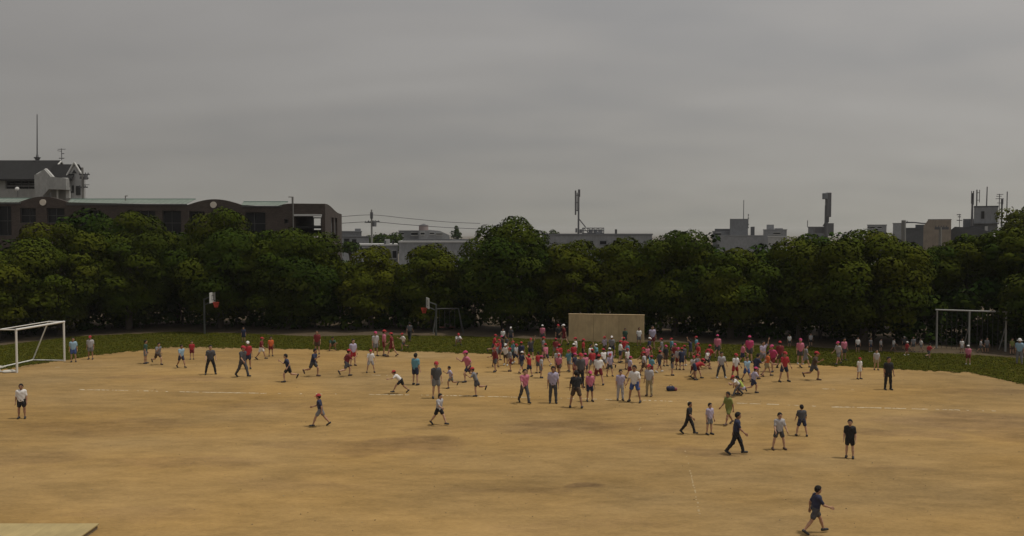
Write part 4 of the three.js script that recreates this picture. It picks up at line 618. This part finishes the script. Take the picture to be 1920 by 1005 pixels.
const sandP = 'on open sand', lineP = 'by the chalk line', edgeP = 'near the grass edge', crowdP = 'in the crowd';
for (const a of [
  [1528, 1001, 98, 'stride', 90, 'navy', 'dark grey', '', 'alone on the nearest sand', { shoe: 'dark' }], [1593, 859, 76, 'stand', -20, 'black', 'black', '', 'on open sand'], [1380, 852, 84, 'walk', 75, 'navy', 'black', '', 'on open sand', { long: true, shoe: 'dark' }],
  [1460, 843, 74, 'apart', 10, 'pale grey', 'dark grey', '', sandP], [1503, 818, 62, 'apart', 170, 'dark grey', 'navy', '', sandP], [1291, 814, 64, 'walk', 60, 'black', 'black', '', sandP, { long: true, shoe: 'dark' }], [1330, 815, 62, 'stand', 30, 'lavender', 'grey', '', sandP], [1366, 797, 66, 'walk', -60, 'olive green', 'olive green', '', 'on open sand'],
  [1384, 744, 50, 'lunge', -70, 'white', 'dark grey', 'red', 'beside a crouching person', { long: true }], [1393, 741, 40, 'crouch', -100, 'lime green', 'lavender', '', 'beside the chalk line'], [1412, 738, 55, 'run', 100, 'lavender', 'navy', 'pink', 'behind the crouching person'],
  [601, 800, 66, 'stride', -80, 'navy', 'grey', 'red', 'alone on the sand', { shoe: 'dark' }], [823, 797, 64, 'stride', 60, 'pale grey', 'black', '', 'in front of the chalk line'], [818, 747, 76, 'stand', 20, 'dark grey', 'grey', 'red', lineP], [846, 728, 46, 'run', -80, 'lavender', 'grey', '', lineP], [41, 785, 68, 'stand', 15, 'white', 'black', '', 'alone in front of the goal'],
  [752, 738, 54, 'lunge', -85, 'white', 'black', 'red', lineP], [779, 722, 62, 'stand', 160, 'teal', 'navy', '', 'behind the lunging person'], [893, 743, 58, 'sprint', -85, 'grey', 'dark grey', 'red', 'over the chalk line'], [878, 716, 66, 'run', -60, 'pink', 'navy', 'pink', 'behind the sprinter'],
  [983, 756, 68, 'walk', 20, 'pink', 'dark grey', '', 'in front of the crowd', { long: true }], [1037, 756, 72, 'stand', 0, 'lavender', 'dark grey', '', 'in front of the crowd', { long: true }], [1080, 765, 74, 'apart', 170, 'black', 'brown', '', 'in front of the crowd'], [1088, 727, 72, 'stand', 20, 'dark grey', 'black', 'red', 'in front of the crowd', { long: true }], [1106, 753, 60, 'stand', 10, 'pink', 'navy', 'pink', 'in front of the crowd'],
  [1190, 754, 74, 'apart', -30, 'white', 'blue', '', 'in front of the crowd', { shoe: 'dark' }], [1163, 751, 60, 'stand', 10, 'lavender', 'pale grey', '', 'in front of the crowd', { long: true }], [1217, 743, 62, 'stand', -30, 'pale grey', 'khaki', 'red', 'in front of the crowd', { long: true, shoe: 'brown' }], [1122, 722, 60, 'apart', 160, 'white', 'dark red', 'red', 'in front of the crowd'],
  [1302, 712, 44, 'bend', 100, 'red', 'navy', 'red', 'at the end of the crowd'], [1352, 709, 52, 'apart', 5, 'pale grey', 'dark grey', '', 'right of the crowd', { long: true }], [1470, 716, 60, 'apart', 20, 'red', 'navy', 'red', edgeP], [1525, 713, 60, 'run', 60, 'brown', 'dark grey', 'red', edgeP], [1611, 711, 42, 'stand', 30, 'white', 'white', 'red', edgeP], [1665, 731, 64, 'stand', 0, 'black', 'black', '', 'near the grass corner', { long: true }], [1643, 694, 40, 'stand', 0, 'pale grey', 'khaki', '', edgeP],
  [695, 699, 46, 'apart', 20, 'white', 'pale grey', 'red', edgeP], [650, 706, 56, 'run', 120, 'dark red', 'dark grey', 'red', edgeP], [662, 686, 52, 'stand', 40, 'lavender', 'red', '', edgeP], [587, 706, 58, 'run', 80, 'navy', 'dark grey', '', edgeP], [541, 716, 58, 'run', -70, 'navy', 'black', '', edgeP], [455, 707, 62, 'walk', 60, 'dark grey', 'dark grey', 'red', edgeP, { long: true }], [395, 702, 58, 'apart', 20, 'dark grey', 'black', '', edgeP, { long: true }],
  [465, 692, 54, 'stand', 20, 'red', 'navy', 'white', edgeP], [490, 674, 44, 'walk', 90, 'dark red', 'white', 'red', edgeP], [508, 668, 38, 'stand', 30, 'orange', 'dark red', '', edgeP], [340, 690, 46, 'walk', 50, 'pale blue', 'navy', '', edgeP], [360, 674, 36, 'stand', 20, 'red', 'dark red', '', edgeP], [273, 682, 46, 'stand', 100, 'green', 'grey', '', edgeP], [296, 684, 46, 'run', 60, 'grey', 'brown', '', edgeP], [138, 679, 48, 'stand', 20, 'pale blue', 'blue', '', 'beside the goal'], [170, 674, 46, 'stand', 10, 'pale grey', 'grey', 'red', 'beside the goal'],
  [457, 642, 30, 'stand', 10, 'navy', 'navy', '', 'behind the grass strip'], [768, 640, 38, 'walk', 170, 'dark grey', 'black', '', 'behind the grass strip', { long: true }], [757, 657, 36, 'run', -60, 'white', 'dark grey', 'red', 'on the grass'], [595, 664, 46, 'stand', 0, 'dark red', 'brown', '', 'on the grass'], [622, 657, 32, 'crouch', 30, 'green', 'dark grey', '', 'on the grass'], [704, 668, 48, 'stand', 30, 'pale grey', 'grey', 'pink', 'on the grass'], [720, 667, 50, 'stand', 100, 'pink', 'dark red', 'red', 'on the grass'], [735, 669, 48, 'walk', -90, 'dark red', 'dark red', 'red', 'on the grass'],
  [858, 648, 26, 'crouch', 20, 'white', 'white', 'red', 'on the grass'], [943, 645, 30, 'stand', 10, 'white', 'black', '', 'on the grass'], [958, 644, 32, 'stand', -10, 'dark grey', 'navy', 'white', 'on the grass'], [1017, 644, 36, 'stand', 170, 'pink', 'dark grey', 'white', 'on the grass'], [1046, 647, 40, 'stand', 30, 'black', 'black', 'red', 'beside the beige wall'], [1058, 648, 42, 'walk', -80, 'dark red', 'dark red', 'white', 'beside the beige wall'], [1172, 648, 34, 'stand', 0, 'green', 'dark grey', '', 'before the beige wall'], [1198, 649, 36, 'stand', 10, 'white', 'grey', '', 'before the beige wall'], [1223, 655, 46, 'stand', 10, 'lavender', 'dark red', '', 'beside the beige wall'],
  [1700, 667, 28, 'walk', 100, 'red', 'dark red', 'white', 'at the back of the grass'], [1741, 673, 32, 'run', 110, 'red', 'dark grey', '', 'at the back of the grass'], [1815, 684, 38, 'stand', 170, 'pink', 'dark red', 'white', 'on the grass'], [1911, 683, 50, 'stand', -30, 'pale blue', 'grey', 'sun', 'on the grass', { long: true }],
  [1608, 661, 30, 'stand', 0, 'white', 'black', '', 'in the shade of the trees'], [1632, 660, 28, 'stand', 20, 'grey', 'navy', '', 'in the shade of the trees'], [1651, 660, 26, 'stand', 40, 'pale grey', 'black', '', 'in the shade of the trees'], [1675, 659, 26, 'walk', 80, 'white', 'grey', '', 'in the shade of the trees'], [1695, 656, 26, 'stand', 0, 'dark grey', 'black', 'white', 'in the shade of the trees'], [1712, 660, 30, 'stand', 0, 'grey', 'dark grey', '', 'in the shade of the trees'], [1727, 660, 27, 'walk', -80, 'white', 'grey', '', 'in the shade of the trees'],
  [1803, 662, 28, 'stand', 0, 'white', 'pale grey', '', 'by the climbing frame'], [1838, 662, 28, 'walk', 60, 'pale grey', 'dark grey', '', 'by the climbing frame'], [1850, 662, 30, 'stand', 0, 'grey', 'dark grey', '', 'by the climbing frame'], [1897, 665, 32, 'stand', 0, 'olive green', 'brown', '', 'by the climbing frame'], [1480, 652, 26, 'stand', 0, 'white', 'dark grey', '', 'in the shade of the trees'], [1520, 650, 26, 'stand', 0, 'pale grey', 'black', '', 'in the shade of the trees'],
  [1405, 680, 52, 'stand', 170, 'hot pink', 'dark grey', 'pink', 'on the grass'], [1392, 684, 44, 'walk', 80, 'pink', 'navy', '', 'on the grass'], [1430, 690, 52, 'reach', 20, 'lavender', 'grey', '', 'on the grass'], [1450, 697, 56, 'run', -60, 'hot pink', 'dark red', 'pink', 'beside the crowd'], [1462, 690, 52, 'stand', 170, 'dark red', 'brown', 'red', 'beside the crowd'], [1438, 706, 50, 'walk', 90, 'orange', 'khaki', '', 'beside the crowd'], [1417, 712, 54, 'run', 100, 'navy', 'navy', '', 'beside the crowd'], [1400, 716, 50, 'walk', 20, 'pale blue', 'blue', '', 'beside the crowd'], [1378, 712, 52, 'apart', 30, 'white', 'red', 'red', 'beside the crowd'], [1500, 683, 50, 'stand', 0, 'pink', 'dark grey', 'pink', 'on the grass'], [1572, 684, 46, 'walk', -70, 'pale grey', 'grey', 'pink', 'on the grass'], [1582, 676, 44, 'stand', 20, 'pink', 'dark grey', '', 'on the grass'], [1345, 672, 46, 'stand', 160, 'pink', 'dark grey', 'pink', 'on the grass'], [1328, 690, 48, 'run', 120, 'red', 'navy', 'red', 'at the end of the crowd'], [1510, 690, 46, 'walk', 70, 'grey', 'grey', '', 'beside the crowd']
]) person(...a);
// the crowd in front of the beige wall
{
  const R = rng(2024), pick = l => l[Math.floor(R() * l.length)], tops = ['white', 'pale grey', 'navy', 'dark grey', 'lavender', 'red', 'dark red', 'pink', 'grey', 'black', 'teal', 'white', 'navy', 'red'], bots = ['navy', 'dark grey', 'black', 'navy', 'grey', 'dark red', 'brown'], poses = ['stand', 'stand', 'walk', 'apart', 'run', 'reach', 'stand', 'walk'];
  const N = 62, seen = new Set();
  for (let i = 0; i < N; i++) {
    const t = (i + R() * .8) / N, row = i % 4, px = 922 + 412 * ((t * 4.13) % 1) + (R() - .5) * 10, py = [671, 684, 696, 707][row] + (R() - .5) * 8 - (px < 960 ? 8 : 0);
    let a, b, c, q, k, n = 0; do { a = pick(tops); b = pick(bots); c = R() < .66 ? 'red' : R() < .3 ? 'white' : R() < .4 ? 'pink' : ''; q = pick(poses); k = a + b + c + q; } while (seen.has(k) && n++ < 30); seen.add(k);
    person(px, py, 0, q, R() * 360, a, b, c, crowdP);
  }
}
{ // navy bag lying on the sand
  const p = onGround(1259, 733), g = thing('sports_bag', 'navy sports bag with a reddish end lying on the sand below the crowd', 'bag', [p.x, .004, p.z], .15), s = new RoundedBoxGeometry(.42, .24, .24, 4, .1); s.translate(-.05, .12, 0);
  part('bag_body', s, fabric('navy'), g); const e = new RoundedBoxGeometry(.16, .17, .2, 3, .07); e.translate(.2, .085, .01); part('end_pocket', e, std([.2, .06, .06], .8), g);
  const t = new THREE.TorusGeometry(.09, .012, 6, 16, Math.PI); t.translate(-.05, .22, .03); part('handle', t, fabric('black'), g); part('zip', box(-.22, .12, .239, .244, -.008, .008), M.paleMetal, g);
}
renderer.render(scene, camera);
